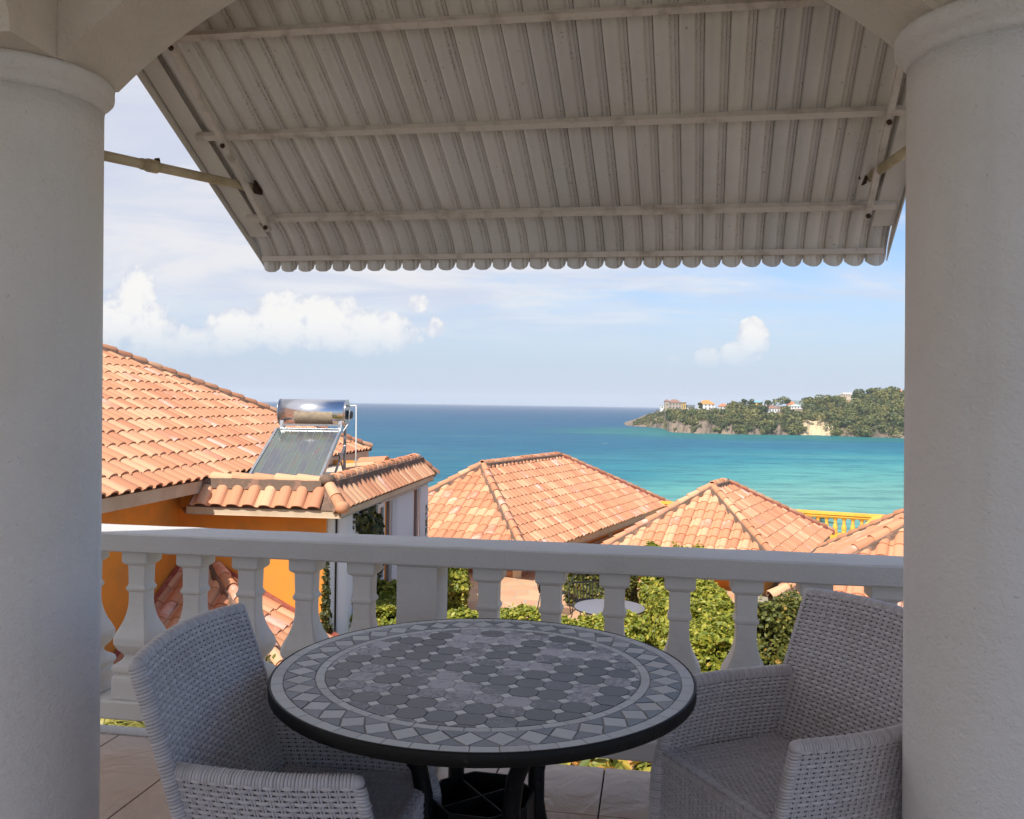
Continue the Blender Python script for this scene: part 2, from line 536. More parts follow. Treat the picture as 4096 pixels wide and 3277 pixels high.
# the arched beam that joins the columns, and the beams running back from them
AR = thing('arched_beam', 'white stucco arch spanning the two columns with beams running back over the terrace', 'arch', T(-0.51, 2.34, 2.452))
AC, AZ0, ARR = -0.5085, 1.1697, 1.7262
ZT = 3.028
mb = MB()
NA = 48
xs = [AC - 1.1547 + 2.3094 * i / NA for i in range(NA + 1)]
low_ = [(x, AZ0 + math.sqrt(max(ARR ** 2 - (x - AC) ** 2, 0))) for x in xs]
pts = [(-2.16, 2.4536)] + [(-1.665, 2.4536)] + low_ + [(0.648, 2.4536), (1.125, 2.4536)]
rows = []
for (x, z) in pts:
    rows.append([T(x, 2.205, ZT), T(x, 2.205, z), T(x, 2.475, z), T(x, 2.475, ZT)])
o = []
for r in rows:
    o += r
fs = []
for i in range(len(rows) - 1):
    a, b2 = i * 4, (i + 1) * 4
    fs += [(a, b2, b2 + 1, a + 1), (a + 1, b2 + 1, b2 + 2, a + 2), (a + 2, b2 + 2, b2 + 3, a + 3), (a + 3, b2 + 3, b2, a)]
fs += [(0, 1, 2, 3), tuple(len(o) - 4 + k for k in (3, 2, 1, 0))]
mb.add(o, fs)
mb.obj('arch', M['beam'], AR)
for xa, xb in ((-1.99, -1.674), (0.657, 1.044)):
    mb = MB()
    prof = [(2.204, 2.4536), (2.025, 2.4536)]
    for k in range(13):
        a = k / 12 * math.pi / 2
        prof.append((2.025 - 0.70 * (1 - math.cos(a)), 2.4536 + 0.36 * math.sin(a)))
    prof += [(-2.1, 2.8136)]
    vs, fs = [], []
    for (y, z) in prof:
        vs += [T(xa, y, ZT), T(xa, y, z), T(xb, y, z), T(xb, y, ZT)]
    for i in range(len(prof) - 1):
        a, b2 = i * 4, (i + 1) * 4
        fs += [(a, a + 1, b2 + 1, b2), (a + 1, a + 2, b2 + 2, b2 + 1), (a + 2, a + 3, b2 + 3, b2 + 2), (a + 3, a, b2, b2 + 3)]
    fs += [(0, 3, 2, 1)]
    mb.add(vs, fs)
    mb.obj('cross_beam', M['beam'], AR)

# balustrade: coping, bottom rail, pier, turned square balusters
BA = thing('balustrade', 'white concrete balustrade with square vase balusters along the terrace edge', 'balustrade', T(-0.94, 3.51, 0))


def bevel_box(x0, x1, y0, y1, z0, z1, bv=0.006, wob=0.0):
    mb = MB()
    nx = max(1, int((x1 - x0) / 0.12))
    sec = [(y0 + bv, z0), (y1 - bv, z0), (y1, z0 + bv), (y1, z1 - bv), (y1 - bv, z1), (y0 + bv, z1), (y0, z1 - bv), (y0, z0 + bv)]
    vs, fs = [], []
    for i in range(nx + 1):
        x = x0 + (x1 - x0) * i / nx
        for (y, z) in sec:
            vs.append(T(x, y + random.uniform(-wob, wob), z + random.uniform(-wob, wob)))
    for i in range(nx):
        for k in range(8):
            a, b2 = i * 8 + k, i * 8 + (k + 1) % 8
            fs.append((a, a + 8, b2 + 8, b2))
    fs += [tuple(range(8)), tuple(range(nx * 8, nx * 8 + 8))[::-1]]
    mb.add(vs, fs)
    return mb


bevel_box(-3.6, 2.2, 3.385, 3.625, 0.842, 0.924, 0.007, 0.0012).obj('coping', M['rail'], BA)
bevel_box(-3.6, 2.2, 3.388, 3.605, 0.127, 0.205, 0.006, 0.001).obj('bottom_rail', M['baluster'], BA)
bevel_box(-1.02, -0.853, 3.405, 3.59, 0.207, 0.8405, 0.006, 0.0005).obj('pier', M['rail'], BA)
for x in (-0.93, 1.45, -3.3):
    bevel_box(x - 0.06, x + 0.06, 3.43, 3.57, -0.014, 0.1255, 0.006, 0.0).obj('foot', M['baluster'], BA)
prof = [(.834, .060), (.791, .060), (.783, .054), (.774, .041), (.735, .040), (.692, .0395), (.684, .043), (.676, .047), (.667, .0455), (.659, .0385), (.625, .038),
        (.594, .0395), (.565, .0445), (.539, .052), (.515, .062), (.490, .075), (.470, .0835), (.463, .086), (.448, .087), (.436, .085), (.413, .073), (.395, .056),
        (.388, .0505), (.378, .0495), (.366, .056), (.354, .072), (.345, .083), (.332, .087), (.322, .084), (.312, .0765), (.304, .077), (.295, .083), (.282, .085), (.2065, .085)]
mb = MB()
vs, fs = [], []
ys0 = 3.497
for i, (z, h) in enumerate(prof):
    ch = 0.004 + max(0.0, h - 0.045) * (0.30 if 0.36 < z < 0.6 else 0.04)
    hy = min(h, 0.085) * 1.0
    for (x, y) in ((-h + ch, -hy), (h - ch, -hy), (h, -hy + ch), (h, hy - ch), (h - ch, hy), (-h + ch, hy), (-h, hy - ch), (-h, -hy + ch)):
        vs.append((x, y, z + (0.0065 if i == 0 else 0)))
for i in range(len(prof) - 1):
    for k in range(8):
        fs.append((i * 8 + k, (i + 1) * 8 + k, (i + 1) * 8 + (k + 1) % 8, i * 8 + (k + 1) % 8))
fs += [tuple(range(8)), tuple(range((len(prof) - 1) * 8, len(prof) * 8))[::-1]]
mb.add(vs, fs)
bal = mb.mesh('baluster', M['baluster'])
binv = parent_world(BA).inverted()
for x in [-1.186 - 0.2545 * k for k in range(8)] + [-0.654 + 0.2545 * k for k in range(11)]:
    w = Matrix.Translation(T(x, ys0, 0)) @ Matrix.Rotation(YAW + random.uniform(-.01, .01), 4, 'Z')
    link('baluster', bal, BA, mw=binv @ w)

# ------------------------------------------------------------------ the awning
AW = thing('awning', 'white corrugated metal awning with scalloped lower edge seen from below', 'awning', T(-0.405, 2.50, 2.90))
ad = bpy.data.materials.new('awning_paint')
ad.use_nodes = True
N = NT(ad.node_tree)
co = N.n('ShaderNodeTexCoord').outputs['Object']
rnd = N.n('ShaderNodeObjectInfo').outputs['Random']
c = N.mix(N.sstep(N.noise(co, 1.6, 5.0, 0.6), 0.35, 0.7), (0.75, 0.705, 0.65, 1), (0.64, 0.58, 0.51, 1))
c = N.mix(N.m('MULTIPLY', rnd, 0.45), c, (0.50, 0.49, 0.49, 1))
atn = N.n('ShaderNodeAttribute', attribute_name='groove').outputs['Fac']
brk = N.m('MULTIPLY', N.sstep(N.noise(co, 5.0, 4.0, 0.6), 0.40, 0.66), N.sstep(N.noise(co, 120.0, 4.0, 0.7), 0.45, 0.62))
dirt = N.m('MULTIPLY', atn, N.m('ADD', N.m('MULTIPLY', brk, 0.65), 0.06))
c = N.mix(dirt, c, (0.16, 0.10, 0.05, 1))
sp = N.sstep(N.noise(co, 85.0, 2.0, 0.5), 0.71, 0.76)
c = N.mix(N.m('MULTIPLY', sp, 0.6), c, (0.12, 0.08, 0.05, 1))
b = N.n('ShaderNodeBsdfPrincipled', {'Base Color': c, 'Roughness': 0.24, 'Specular IOR Level': 0.7})
N.n('ShaderNodeOutputMaterial', {0: b.outputs[0]})
M['awning'] = ad
M['aw_bar'] = mat('awning_bar_paint', (0.66, 0.58, 0.51, 1), 0.5, 0.4, var=(0.40, 0.33, 0.27, 1), vscale=14, vlo=0.45, vhi=0.75)
M['aw_flash'] = mat('awning_flashing_paint', (0.66, 0.61, 0.54, 1), 0.5, 0.4, var=(0.52, 0.45, 0.37, 1), vscale=5, vlo=0.5, vhi=0.8)
M['aw_pipe'] = mat('awning_pipe_paint', (0.58, 0.48, 0.32, 1), 0.5, 0.4, var=(0.42, 0.33, 0.20, 1), vscale=10)


def aw_line():
    pts = []
    for k in range(7):
        y = 2.484 + (3.285 - 2.484) * k / 6
        pts.append((y, 1.5 + 1.238 - 0.817 * (y - 2.7)))
    pts += [(3.33, 2.228), (3.3705, 2.196), (3.4038, 2.160), (3.429, 2.125), (3.4452, 2.098), (3.4515, 2.074)]
    return pts


AL = aw_line()
NP = 33
PW = 2.755 / NP
# section across one pan (fraction of width, depth towards the terrace), and how much dirt lies in the groove
SECT = [(0.0, 0.0, 1), (0.02, 0.0085, .3), (0.06, 0.0155, 0), (0.16, 0.0212, 0), (0.31, 0.0242, 0), (0.46, 0.0232, 0), (0.60, 0.0180, 0), (0.66, 0.0125, .6), (0.695, 0.0085, 1),
        (0.72, 0.0094, .2), (0.83, 0.0094, .2), (0.85, 0.0068, .6), (0.87, 0.0040, 1), (0.90, 0.0052, .1), (0.985, 0.0048, .2), (1.0, 0.0, 1)]
normals = []
for i, (y, z) in enumerate(AL):
    a = AL[max(0, i - 1)]
    b2 = AL[min(len(AL) - 1, i + 1)]
    ty, tz = b2[0] - a[0], b2[1] - a[1]
    l = math.hypot(ty, tz)
    normals.append((tz / l, -ty / l))       # towards the terrace / down


def aw_left(y):
    return -1.629 - 0.171 * max(0.0, (3.456 - y) / 0.846)


def aw_x(k, y):
    lft = aw_left(y)
    return lft + (0.8505 - lft) * k / NP


awinv = parent_world(AW).inverted()
for k in range(NP):
    vs, fs, gr = [], [], []
    for i, (y, z) in enumerate(AL):
        for (f, d, g) in SECT:
            x = aw_x(k + f, y)
            vs.append(awinv @ T(x, y + normals[i][0] * d, z + normals[i][1] * d))
            gr.append(g)
    ns = len(SECT)
    # scalloped tip: a rounded tongue hanging below the last row
    o = len(vs)
    y, z = AL[-1]
    for (f, d, g) in SECT:
        drop = 0.034 * math.sqrt(max(0.0, 1 - ((f - 0.47) / 0.50) ** 2)) if abs(f - 0.47) < 0.5 else 0.0
        x = aw_x(k + f, y)
        vs.append(awinv @ T(x, y - d + 0.001, z - 0.004 - drop))
        gr.append(g * 0.5 + 0.25)
    for i in range(len(AL)):
        for j in range(ns - 1):
            fs.append((i * ns + j, i * ns + j + 1, (i + 1) * ns + j + 1, (i + 1) * ns + j))
    me = bpy.data.meshes.new('pan')
    me.from_pydata([tuple(p) for p in vs], [], fs)
    me.polygons.foreach_set('use_smooth', [True] * len(fs))
    at = me.attributes.new('groove', 'FLOAT', 'POINT')
    at.data.foreach_set('value', gr)
    me.materials.append(M['awning'])
    me.update()
    me.set_sharp_from_angle(angle=R(24)) if hasattr(me, 'set_sharp_from_angle') else None
    link('pan', me, AW)


def aw_pt(x, y, off):
    z = 1.5 + 1.238 - 0.817 * (y - 2.7)
    return T(x - 0.0, y - 0.633 * off, z - 0.774 * off)


def up_aw():
    return (TY * -0.633 + Vector((0, 0, -0.774)))


for y, xl, xr in ((2.70, -1.71, 0.837), (2.9925, -1.674, 0.837), (3.285, -1.62, 0.8325)):
    MB().bar(aw_pt(xl, y, 0.046), aw_pt(xr, y, 0.046), 0.022, 0.026, up_aw()).obj('purlin', M['aw_bar'], AW)
MB().bar(T(-1.62, 3.405, 2.088), T(0.8325, 3.405, 2.088), 0.011, 0.020).obj('edge_bar', M['aw_bar'], AW)
for (x0, y0, x1, y1) in ((-1.62, 2.52, -1.53, 3.317), (0.72, 2.52, 0.74, 3.312)):
    rf = MB().bar(aw_pt(x0, y0, 0.072), aw_pt(x1, y1, 0.072), 0.020, 0.018, up_aw()).obj('rafter', M['aw_bar'], AW)
    for y in (2.70, 2.9925, 3.285):
        x = x0 + (x1 - x0) * (y + 0.012 - y0) / (y1 - y0)
        bo = MB().tube([aw_pt(x, y + 0.012, 0.078), aw_pt(x, y + 0.012, 0.090)], 0.0085, 8)
        bo.obj('bolt', M['rust'], rf)
# side flashings: a thin plate closing each end and a flat flange under the pans
for side in (-1, 1):
    mb = MB()
    up_, lo_ = [], []
    y0, z0 = AL[0]
    y1, z1 = 3.462, 2.060
    for (y, z) in AL:
        up_.append((y, z + 0.012))
    n_ = len(up_)
    for i in range(n_):
        f = (up_[i][0] - y0) / (up_[-1][0] - y0)
        lo_.append((y0 - 0.045 + (y1 - y0 + 0.045) * f, z0 - 0.058 + (z1 - z0 + 0.058) * f))
    vs, fs = [], []
    for (a_, b_) in zip(up_, lo_):
        for (y, z) in (a_, b_):
            x = aw_left(min(y, 3.45)) if side < 0 else 0.8505
            vs += [T(x + side * 0.004, y, z), T(x + side * 0.008, y, z)]
    for i in range(n_ - 1):
        p, q = i * 4, i * 4 + 4
        fs += [(p, q, q + 2, p + 2), (p + 1, p + 3, q + 3, q + 1), (p + 2, q + 2, q + 3, p + 3), (p, p + 1, q + 1, q)]
    fs += [(0, 2, 3, 1), tuple(4 * n_ - 4 + k for k in (0, 1, 3, 2))]
    mb.add(vs, fs)
    vs, fs = [], []
    for i, (y, z) in enumerate(AL[:9]):
        x = aw_left(y) if side < 0 else 0.8505
        for dx in (0.0, 0.075):
            for off in (0.032, 0.035):
                vs.append(T(x - side * dx, y - 0.633 * off, z - 0.774 * off))
    for i in range(8):
        p, q = i * 4, i * 4 + 4
        fs += [(p, q, q + 2, p + 2), (p + 1, p + 3, q + 3, q + 1), (p + 2, q + 2, q + 3, p + 3), (p, p + 1, q + 1, q)]
    mb.add(vs, fs)
    mb.obj('side_flashing', M['aw_flash'], AW)
# pipe braces
def brace(a, b, fit):
    t = MB().tube([a, b], 0.0165, 14).obj('brace_pipe', M['aw_pipe'], AW)
    a, b = Vector(a), Vector(b)
    d = (b - a).normalized()
    if fit:
        p = a + (b - a) * 0.36
        MB().tube([p - d * 0.045, p - d * 0.02, p - d * 0.019, p + d * 0.02], [0.019, 0.019, 0.0225, 0.0225], 14).obj('coupling', M['aw_pipe'], t)
        up = Vector((0, 0, 1))
        MB().tube([p + d * 0.03, p + d * 0.03 + up * 0.028 - TY * 0.012], 0.009, 6).obj('set_screw', M['rust'], t)
    br = MB()
    br.bar(b - d * 0.03 + TX * 0.02, b + d * 0.012 + TX * 0.02, 0.006, 0.05)
    br.bar(b - d * 0.03 - TX * 0.02, b + d * 0.012 - TX * 0.02, 0.006, 0.05)
    br.bar(b - TX * 0.034 - d * 0.005, b + TX * 0.034 - d * 0.005, 0.012)
    br.obj('bracket', M['rust'], t)


brace(T(-1.76, 2.421, 2.2605), T(-1.554, 3.19, 2.328), True)
brace(T(0.8235, 2.52, 2.319), T(0.7317, 3.213, 2.312), False)

# ------------------------------------------------------------------ mosaic table
TC = Vector((-0.069, 2.48, 0))
TB = thing('mosaic_table', 'round table with grey octagon mosaic top on black iron legs', 'table', TC)


def stone_mat(name, base, alt, wear, amount, rough=0.40):
    m = bpy.data.materials.new(name)
    m.use_nodes = True
    N = NT(m.node_tree)
    oi = N.n('ShaderNodeObjectInfo')
    co = N.n('ShaderNodeTexCoord').outputs['Object']
    co = N.n('ShaderNodeVectorMath', {0: co, 1: oi.outputs['Location']}, operation='ADD').outputs[0]
    r3 = N.n('ShaderNodeCombineXYZ', {0: N.m('MULTIPLY', oi.outputs['Random'], 9.0), 1: 0.0, 2: N.m('MULTIPLY', oi.outputs['Random'], 5.0)})
    cs = N.n('ShaderNodeVectorMath', {0: co, 1: r3.outputs[0]}, operation='ADD').outputs[0]
    c = N.mix(oi.outputs['Random'], base, alt)
    lowf = N.noise(co, 4.0, 3.0, 0.5)
    w = N.m('ADD', N.m('MULTIPLY', N.noise(cs, 34.0, 7.0, 0.72, 1.2), 1.0), N.m('MULTIPLY', N.m('SUBTRACT', lowf, 0.5), 0.7))
    w = N.m('ADD', w, N.m('MULTIPLY', N.m('SUBTRACT', oi.outputs['Random'], 0.55), 0.62))
    f = N.m('MULTIPLY', N.sstep(w, 0.46, 0.78), amount)
    c = N.mix(f, c, wear)
    c = N.mix(N.m('MULTIPLY', N.sstep(N.noise(co, 160.0, 3.0, 0.6), 0.55, 0.75), 0.12), c, (0.05, 0.05, 0.05, 1))
    ro = N.m('ADD', rough, N.m('MULTIPLY', f, 0.25))
    bp = N.n('ShaderNodeBump', {'Strength': 1.0, 'Distance': 0.0006, 'Height': N.noise(co, 60.0, 4.0, 0.6)})
    b = N.n('ShaderNodeBsdfPrincipled', {'Base Color': c, 'Roughness': ro, 'Normal': bp.outputs[0], 'Specular IOR Level': 0.55})
    N.n('ShaderNodeOutputMaterial', {0: b.outputs[0]})
    return m


M['octagon'] = stone_mat('slate_mosaic', (0.030, 0.031, 0.038, 1), (0.075, 0.082, 0.106, 1), (0.52, 0.50, 0.55, 1), 0.88)
M['pale_stone'] = stone_mat('pale_mosaic', (0.45, 0.455, 0.455, 1), (0.36, 0.37, 0.38, 1), (0.54, 0.52, 0.52, 1), 0.6)
M['square_stone'] = stone_mat('pale_square_mosaic', (0.56, 0.56, 0.55, 1), (0.46, 0.465, 0.46, 1), (0.60, 0.58, 0.57, 1), 0.5)
M['blue_stone'] = stone_mat('blue_grey_mosaic', (0.075, 0.088, 0.112, 1), (0.15, 0.17, 0.205, 1), (0.36, 0.36, 0.38, 1), 0.7)
rim = MB().lathe([(0.560, -0.033), (0.592, -0.033), (0.5945, -0.030), (0.5945, -0.003), (0.5925, 0.0005), (0.5885, 0.0008), (0.588, -0.010), (0.56, -0.012)], TC + Vector((0, 0, 0.74)), 96, True, False)
rim.obj('rim', M['black'], TB)
MB().lathe([(0.001, -0.024), (0.587, -0.024), (0.587, -0.0018), (0.001, -0.0018)], TC + Vector((0, 0, 0.74)), 96, False).obj('grout_bed', M['grout'], TB)


def clip_poly(poly, R2, n=64):
    """clip a convex polygon to the circle of radius R2"""
    for k in range(n):
        a = 2 * math.pi * (k + 0.5) / n
        nx, ny = math.cos(a), math.sin(a)
        d = R2
        out = []
        for i in range(len(poly)):
            p, q = poly[i], poly[(i + 1) % len(poly)]
            dp, dq = p[0] * nx + p[1] * ny - d, q[0] * nx + q[1] * ny - d
            if dp <= 0:
                out.append(p)
            if (dp < 0) != (dq < 0) and dp != dq:
                t = dp / (dp - dq)
                out.append((p[0] + (q[0] - p[0]) * t, p[1] + (q[1] - p[1]) * t))
        poly = out
        if len(poly) < 3:
            return []
    return poly


def area(poly):
    return 0.5 * sum(poly[i][0] * poly[(i + 1) % len(poly)][1] - poly[(i + 1) % len(poly)][0] * poly[i][1] for i in range(len(poly)))


def mosaic(name, poly, m):
    if len(poly) < 3 or abs(area(poly)) < 4e-5:
        return
    if area(poly) < 0:
        poly = poly[::-1]
    # drop near-duplicate points
    pp = []
    for p in poly:
        if not pp or math.hypot(p[0] - pp[-1][0], p[1] - pp[-1][1]) > 1e-4:
            pp.append(p)
    cx = sum(p[0] for p in pp) / len(pp)
    cy = sum(p[1] for p in pp) / len(pp)
    mb = MB()
    k = len(pp)
    e = 0.0007
    top = []
    for (x, y) in pp:
        l = math.hypot(x - cx, y - cy)
        f = max(0, 1 - e / l)
        top.append((cx + (x - cx) * f, cy + (y - cy) * f))
    vs = [(x - cx, y - cy, -0.004) for x, y in pp] + [(x - cx, y - cy, -0.0006) for x, y in pp] + [(x - cx, y - cy, 0) for x, y in top]
    fs = [tuple(range(2 * k, 3 * k))] + [(r * k + i, r * k + (i + 1) % k, (r + 1) * k + (i + 1) % k, (r + 1) * k + i) for r in (0, 1) for i in range(k)]
    mb.add(vs, fs)
    tilt = Matrix.Rotation(random.gauss(0, 0.004), 4, 'X') @ Matrix.Rotation(random.gauss(0, 0.004), 4, 'Y')
    link(name, mb.mesh(name, m), TB, mw=Matrix.Translation((cx, cy, 0.74 + random.uniform(-0.0002, 0.0004))) @ tilt)


A = 0.0765                                  # pitch of the octagons
ANG = R(-14)
ca, sa = math.cos(ANG), math.sin(ANG)
g = 0.0016                                 # half a joint
q = 0.0185                 # corner cut (small square's reach)
RI = 0.4415
rot = lambda x, y: (x * ca - y * sa, x * sa + y * ca)
octo = lambda h, qq: [(h - qq, -h), (h, -h + qq), (h, h - qq), (h - qq, h), (-h + qq, h), (-h, h - qq), (-h, -h + qq), (-h + qq, -h)]
for i in range(-7, 8):
    for j in range(-7, 8):
        h = A / 2 - g / 2
        qq = q * 1.06 - g * 0.3
        mosaic('octagon_tile', clip_poly([rot(i * A + x + random.gauss(0, .0004), j * A + y) for x, y in octo(h, qq)], RI), M['octagon'])
        rs = q * 1.06 - g * 1.2
        X0, Y0 = (i + .5) * A, (j + .5) * A
        mosaic('square_tile', clip_poly([rot(X0 + rs, Y0), rot(X0, Y0 + rs), rot(X0 - rs, Y0), rot(X0, Y0 - rs)], RI), M['square_stone'])
pol = lambda r, a: (r * math.cos(a), r * math.sin(a))


def arc_quad(r0, r1, a0, a1, gg):
    d0, d1 = gg / r0, gg / r1
    return [pol(r0, a0 + d0), pol(r1, a0 + d1), pol(r1, (a0 + a1) / 2), pol(r1, a1 - d1), pol(r0, a1 - d0), pol(r0, (a0 + a1) / 2)][::-1]


NI, NO, ND = 46, 54, 43
for k in range(NI):
    mosaic('inner_ring_tile', arc_quad(0.4445, 0.468, 2 * math.pi * k / NI, 2 * math.pi * (k + 1) / NI, 0.0009)[::-1], M['pale_stone'])
for k in range(NO):
    mosaic('outer_ring_tile', arc_quad(0.5555, 0.5868, 2 * math.pi * (k + .3) / NO, 2 * math.pi * (k + 1.3) / NO, 0.0009)[::-1], M['pale_stone'])
r0, r1, rm = 0.4705, 0.5530, 0.5125
for k in range(ND):
    a = 2 * math.pi * k / ND
    da = math.pi / ND
    dia = [pol(r0, a), pol(rm, a - da * 0.97), pol(r1, a), pol(rm, a + da * 0.97)]
    cx, cy = pol(rm, a)
    sh = lambda P, f: [(cx + (x - cx) * f, cy + (y - cy) * f) for x, y in P]
    mosaic('diamond_tile', sh(dia, 0.955), M['pale_stone'])
    b_ = a + da
    inn = [pol(r0 + .0005, a + da * 0.10), pol(rm - 0.0035, b_), pol(r0 + .0005, a + da * 1.90), pol(r0 - .0004, b_)]
    mosaic('triangle_tile', [inn[0], inn[3], inn[2], inn[1]][::1], M['blue_stone'])
    out = [pol(r1, a + da * 0.10), pol(r1 + .001, b_), pol(r1, a + da * 1.90), pol(rm + 0.0035, b_)]
    mosaic('triangle_tile', [out[0], out[3], out[2], out[1]][::-1] if False else [out[3], out[0], out[1], out[2]][::-1], M['blue_stone'])
# four bowed iron legs meeting a bottle-rack like basket
for ad_ in (28, 118, 208, 298):
    a = R(ad_)
    pts = []
    for (r, z) in ((0.46, 0.712), (0.42, 0.69), (0.33, 0.655), (0.245, 0.58), (0.195, 0.50), (0.178, 0.42), (0.178, 0.33), (0.20, 0.22), (0.25, 0.11), (0.33, 0.012)):
        pts.append(TC + Vector((r * math.cos(a), r * math.sin(a), z)))
    lg = MB().tube(pts, 0.0245, 12).obj('leg', M['black'], TB)
    f = pts[-1]
    MB().lathe([(0.035, -0.012), (0.037, -0.004), (0.03, 0.008)], f, 14).obj('foot', M['black'], lg)
mb = MB()
bas = []
for k in range(8):
    a = R(33 + 22.5 + 45 * k)
    bas.append((TC.x + 0.150 * math.cos(a), TC.y + 0.150 * math.sin(a)))
for k in range(8):
    p, q2 = bas[k], bas[(k + 1) % 8]
    mb.bar((*p, 0.345), (*q2, 0.345), 0.006, 0.085)
for k in (0, 2):
    for off in (0,):
        a = R(33 + 45 * k)
        dx, dy = 0.138 * math.cos(a), 0.150 * math.sin(a)
        mb.bar((TC.x - dx, TC.y - dy, 0.342), (TC.x + dx, TC.y + dy, 0.342), 0.005, 0.08)
mb.obj('basket', M['black'], TB)
MB().lathe([(0.001, 0), (0.145, 0), (0.145, 0.004), (0.001, 0.004)], TC + Vector((0, 0, 0.298)), 16, False).obj('basket_floor', M['black'], TB)

# ------------------------------------------------------------------ wicker armchairs
wk = bpy.data.materials.new('wicker_strand')
wk.use_nodes = True
N = NT(wk.node_tree)
co = N.n('ShaderNodeTexCoord').outputs['Object']
rnd = N.n('ShaderNodeNewGeometry').outputs['Random Per Island']
c = N.mix(rnd, (0.54, 0.515, 0.535, 1), (0.43, 0.405, 0.425, 1))
c = N.mix(N.m('MULTIPLY', N.sstep(N.noise(co, 6.0, 5.0, 0.6), 0.5, 0.8), 0.4), c, (0.33, 0.27, 0.245, 1))
b = N.n('ShaderNodeBsdfPrincipled', {'Base Color': c, 'Roughness': 0.36, 'Specular IOR Level': 0.55})
N.n('ShaderNodeOutputMaterial', {0: b.outputs[0]})
M['wicker'] = wk
M['wicker_core'] = mat('wicker_inside', (0.07, 0.06, 0.058, 1), 0.9, 0.1)  # dark core paints the shade in the gaps of the weave


def ribbon(mb, pts, nrm, tan_w, w, t, skip_ends=True):
    """flat rounded strand through pts; nrm outward normals, tan_w across-the-strand directions"""
    n_ = len(pts)
    vs = []
    for p, nn, tw in zip(pts, nrm, tan_w):
        vs += [p - tw * (w / 2) - nn * (t * 0.4), p - tw * (w * 0.30) + nn * (t / 2), p + tw * (w * 0.30) + nn * (t / 2), p + tw * (w / 2) - nn * (t * 0.4)]
    fs = []
    for i in range(n_ - 1):
        a = i * 4
        fs += [(a + k, a + k + 4, a + k + 5, a + k + 1) for k in range(3)]
    mb.add(vs, fs, True)


def weave(mb, S, Nf, nu, nv, amp=0.0028, w_frac=0.80, stake=0.0052, sub=3):
    """S(u, v) -> point, Nf(u, v) -> normal; strands run along u, pairs of stakes along v"""
    for j in range(nv):
        v = (j + 0.5) / nv
        pts, nr, tw = [], [], []
        m_ = nu * sub
        for i in range(m_ + 1):
            u_ = i / m_
            p = S(u_, v)
            nn = Nf(u_, v)
            ph = math.pi * (u_ * nu + j)
            s = math.sin(ph + math.pi / 2)
            s = math.copysign(abs(s) ** 0.6, s)
            pts.append(p + nn * (amp * s))
            nr.append(nn)
            tw.append((S(u_, min(1, v + 0.004)) - S(u_, max(0, v - 0.004))).normalized())
        hgt = (S(0.5, min(1, v + 0.5 / nv)) - S(0.5, max(0, v - 0.5 / nv))).length
        ribbon(mb, pts, nr, tw, hgt * w_frac, 0.0032)
    for i in range(nu + 1):
        for d in (-1, 1):
            u0 = i / nu
            wid = (S(min(1, u0 + 0.01), 0.5) - S(max(0, u0 - 0.01), 0.5)).length / (min(1, u0 + 0.01) - max(0, u0 - 0.01))
            uu = min(1, max(0, u0 + d * 0.0036 / wid))
            pts, nr, tw = [], [], []
            k = max(4, nv // 3)
            for j in range(k + 1):
                v = j / k
                pts.append(S(uu, v))
                nr.append(Nf(uu, v))
                tw.append((S(min(1, uu + .01), v) - S(max(0, uu - .01), v)).normalized())
            ribbon(mb, pts, nr, tw, stake, 0.0030)


def wraps(mb, line, outs, sides, rad, step=0.0082):
    """strands wrapped across an edge: line of points, outward and sideways directions"""
    L = [0.0]
    for a, b2 in zip(line, line[1:]):
        L.append(L[-1] + (b2 - a).length)
    n_ = int(L[-1] / step)
    for k in range(n_):
        s = (k + 0.5) * step
        i = max(x for x in range(len(L)) if L[x] <= s)
        i = min(i, len(line) - 2)
        f = (s - L[i]) / max(1e-6, L[i + 1] - L[i])
        p = line[i].lerp(line[i + 1], f)
        ou = outs[i].lerp(outs[i + 1], f).normalized()
        si = sides[i].lerp(sides[i + 1], f).normalized()
        al = (line[i + 1] - line[i]).normalized()
        pts, nr, tw = [], [], []
        for a in range(-5, 6):
            th = a / 5 * R(110)
            dr = ou * math.cos(th) + si * math.sin(th)
            lump_ = rad * (1.0 + (0.05 if k % 3 == 0 else 0.0))
            pts.append(p + dr * lump_)
            nr.append(dr)
            tw.append(al)
        ribbon(mb, pts, nr, tw, step * 0.97, 0.0024)


def ball(mb, c, r):
    mb.lathe([(r * math.sin(math.pi * k / 8), -r * math.cos(math.pi * k / 8)) for k in range(9)], c, 14)


def grid_fn(f):
    def nf(u_, v):
        e = 0.01
        a = f(min(1, u_ + e), v) - f(max(0, u_ - e), v)
        b2 = f(u_, min(1, v + e)) - f(u_, max(0, v - e))
        return a.cross(b2).normalized()
    return nf


def core(fn_a, fn_b, n=8):
    mb = MB()
    for fn in (fn_a, fn_b):
        vs = [fn(i / n, j / n) for i in range(n + 1) for j in range(n + 1)]
        fs = [(i * (n + 1) + j, (i + 1) * (n + 1) + j, (i + 1) * (n + 1) + j + 1, i * (n + 1) + j + 1) for i in range(n) for j in range(n)]
        mb.add(vs, fs, True)
    return mb


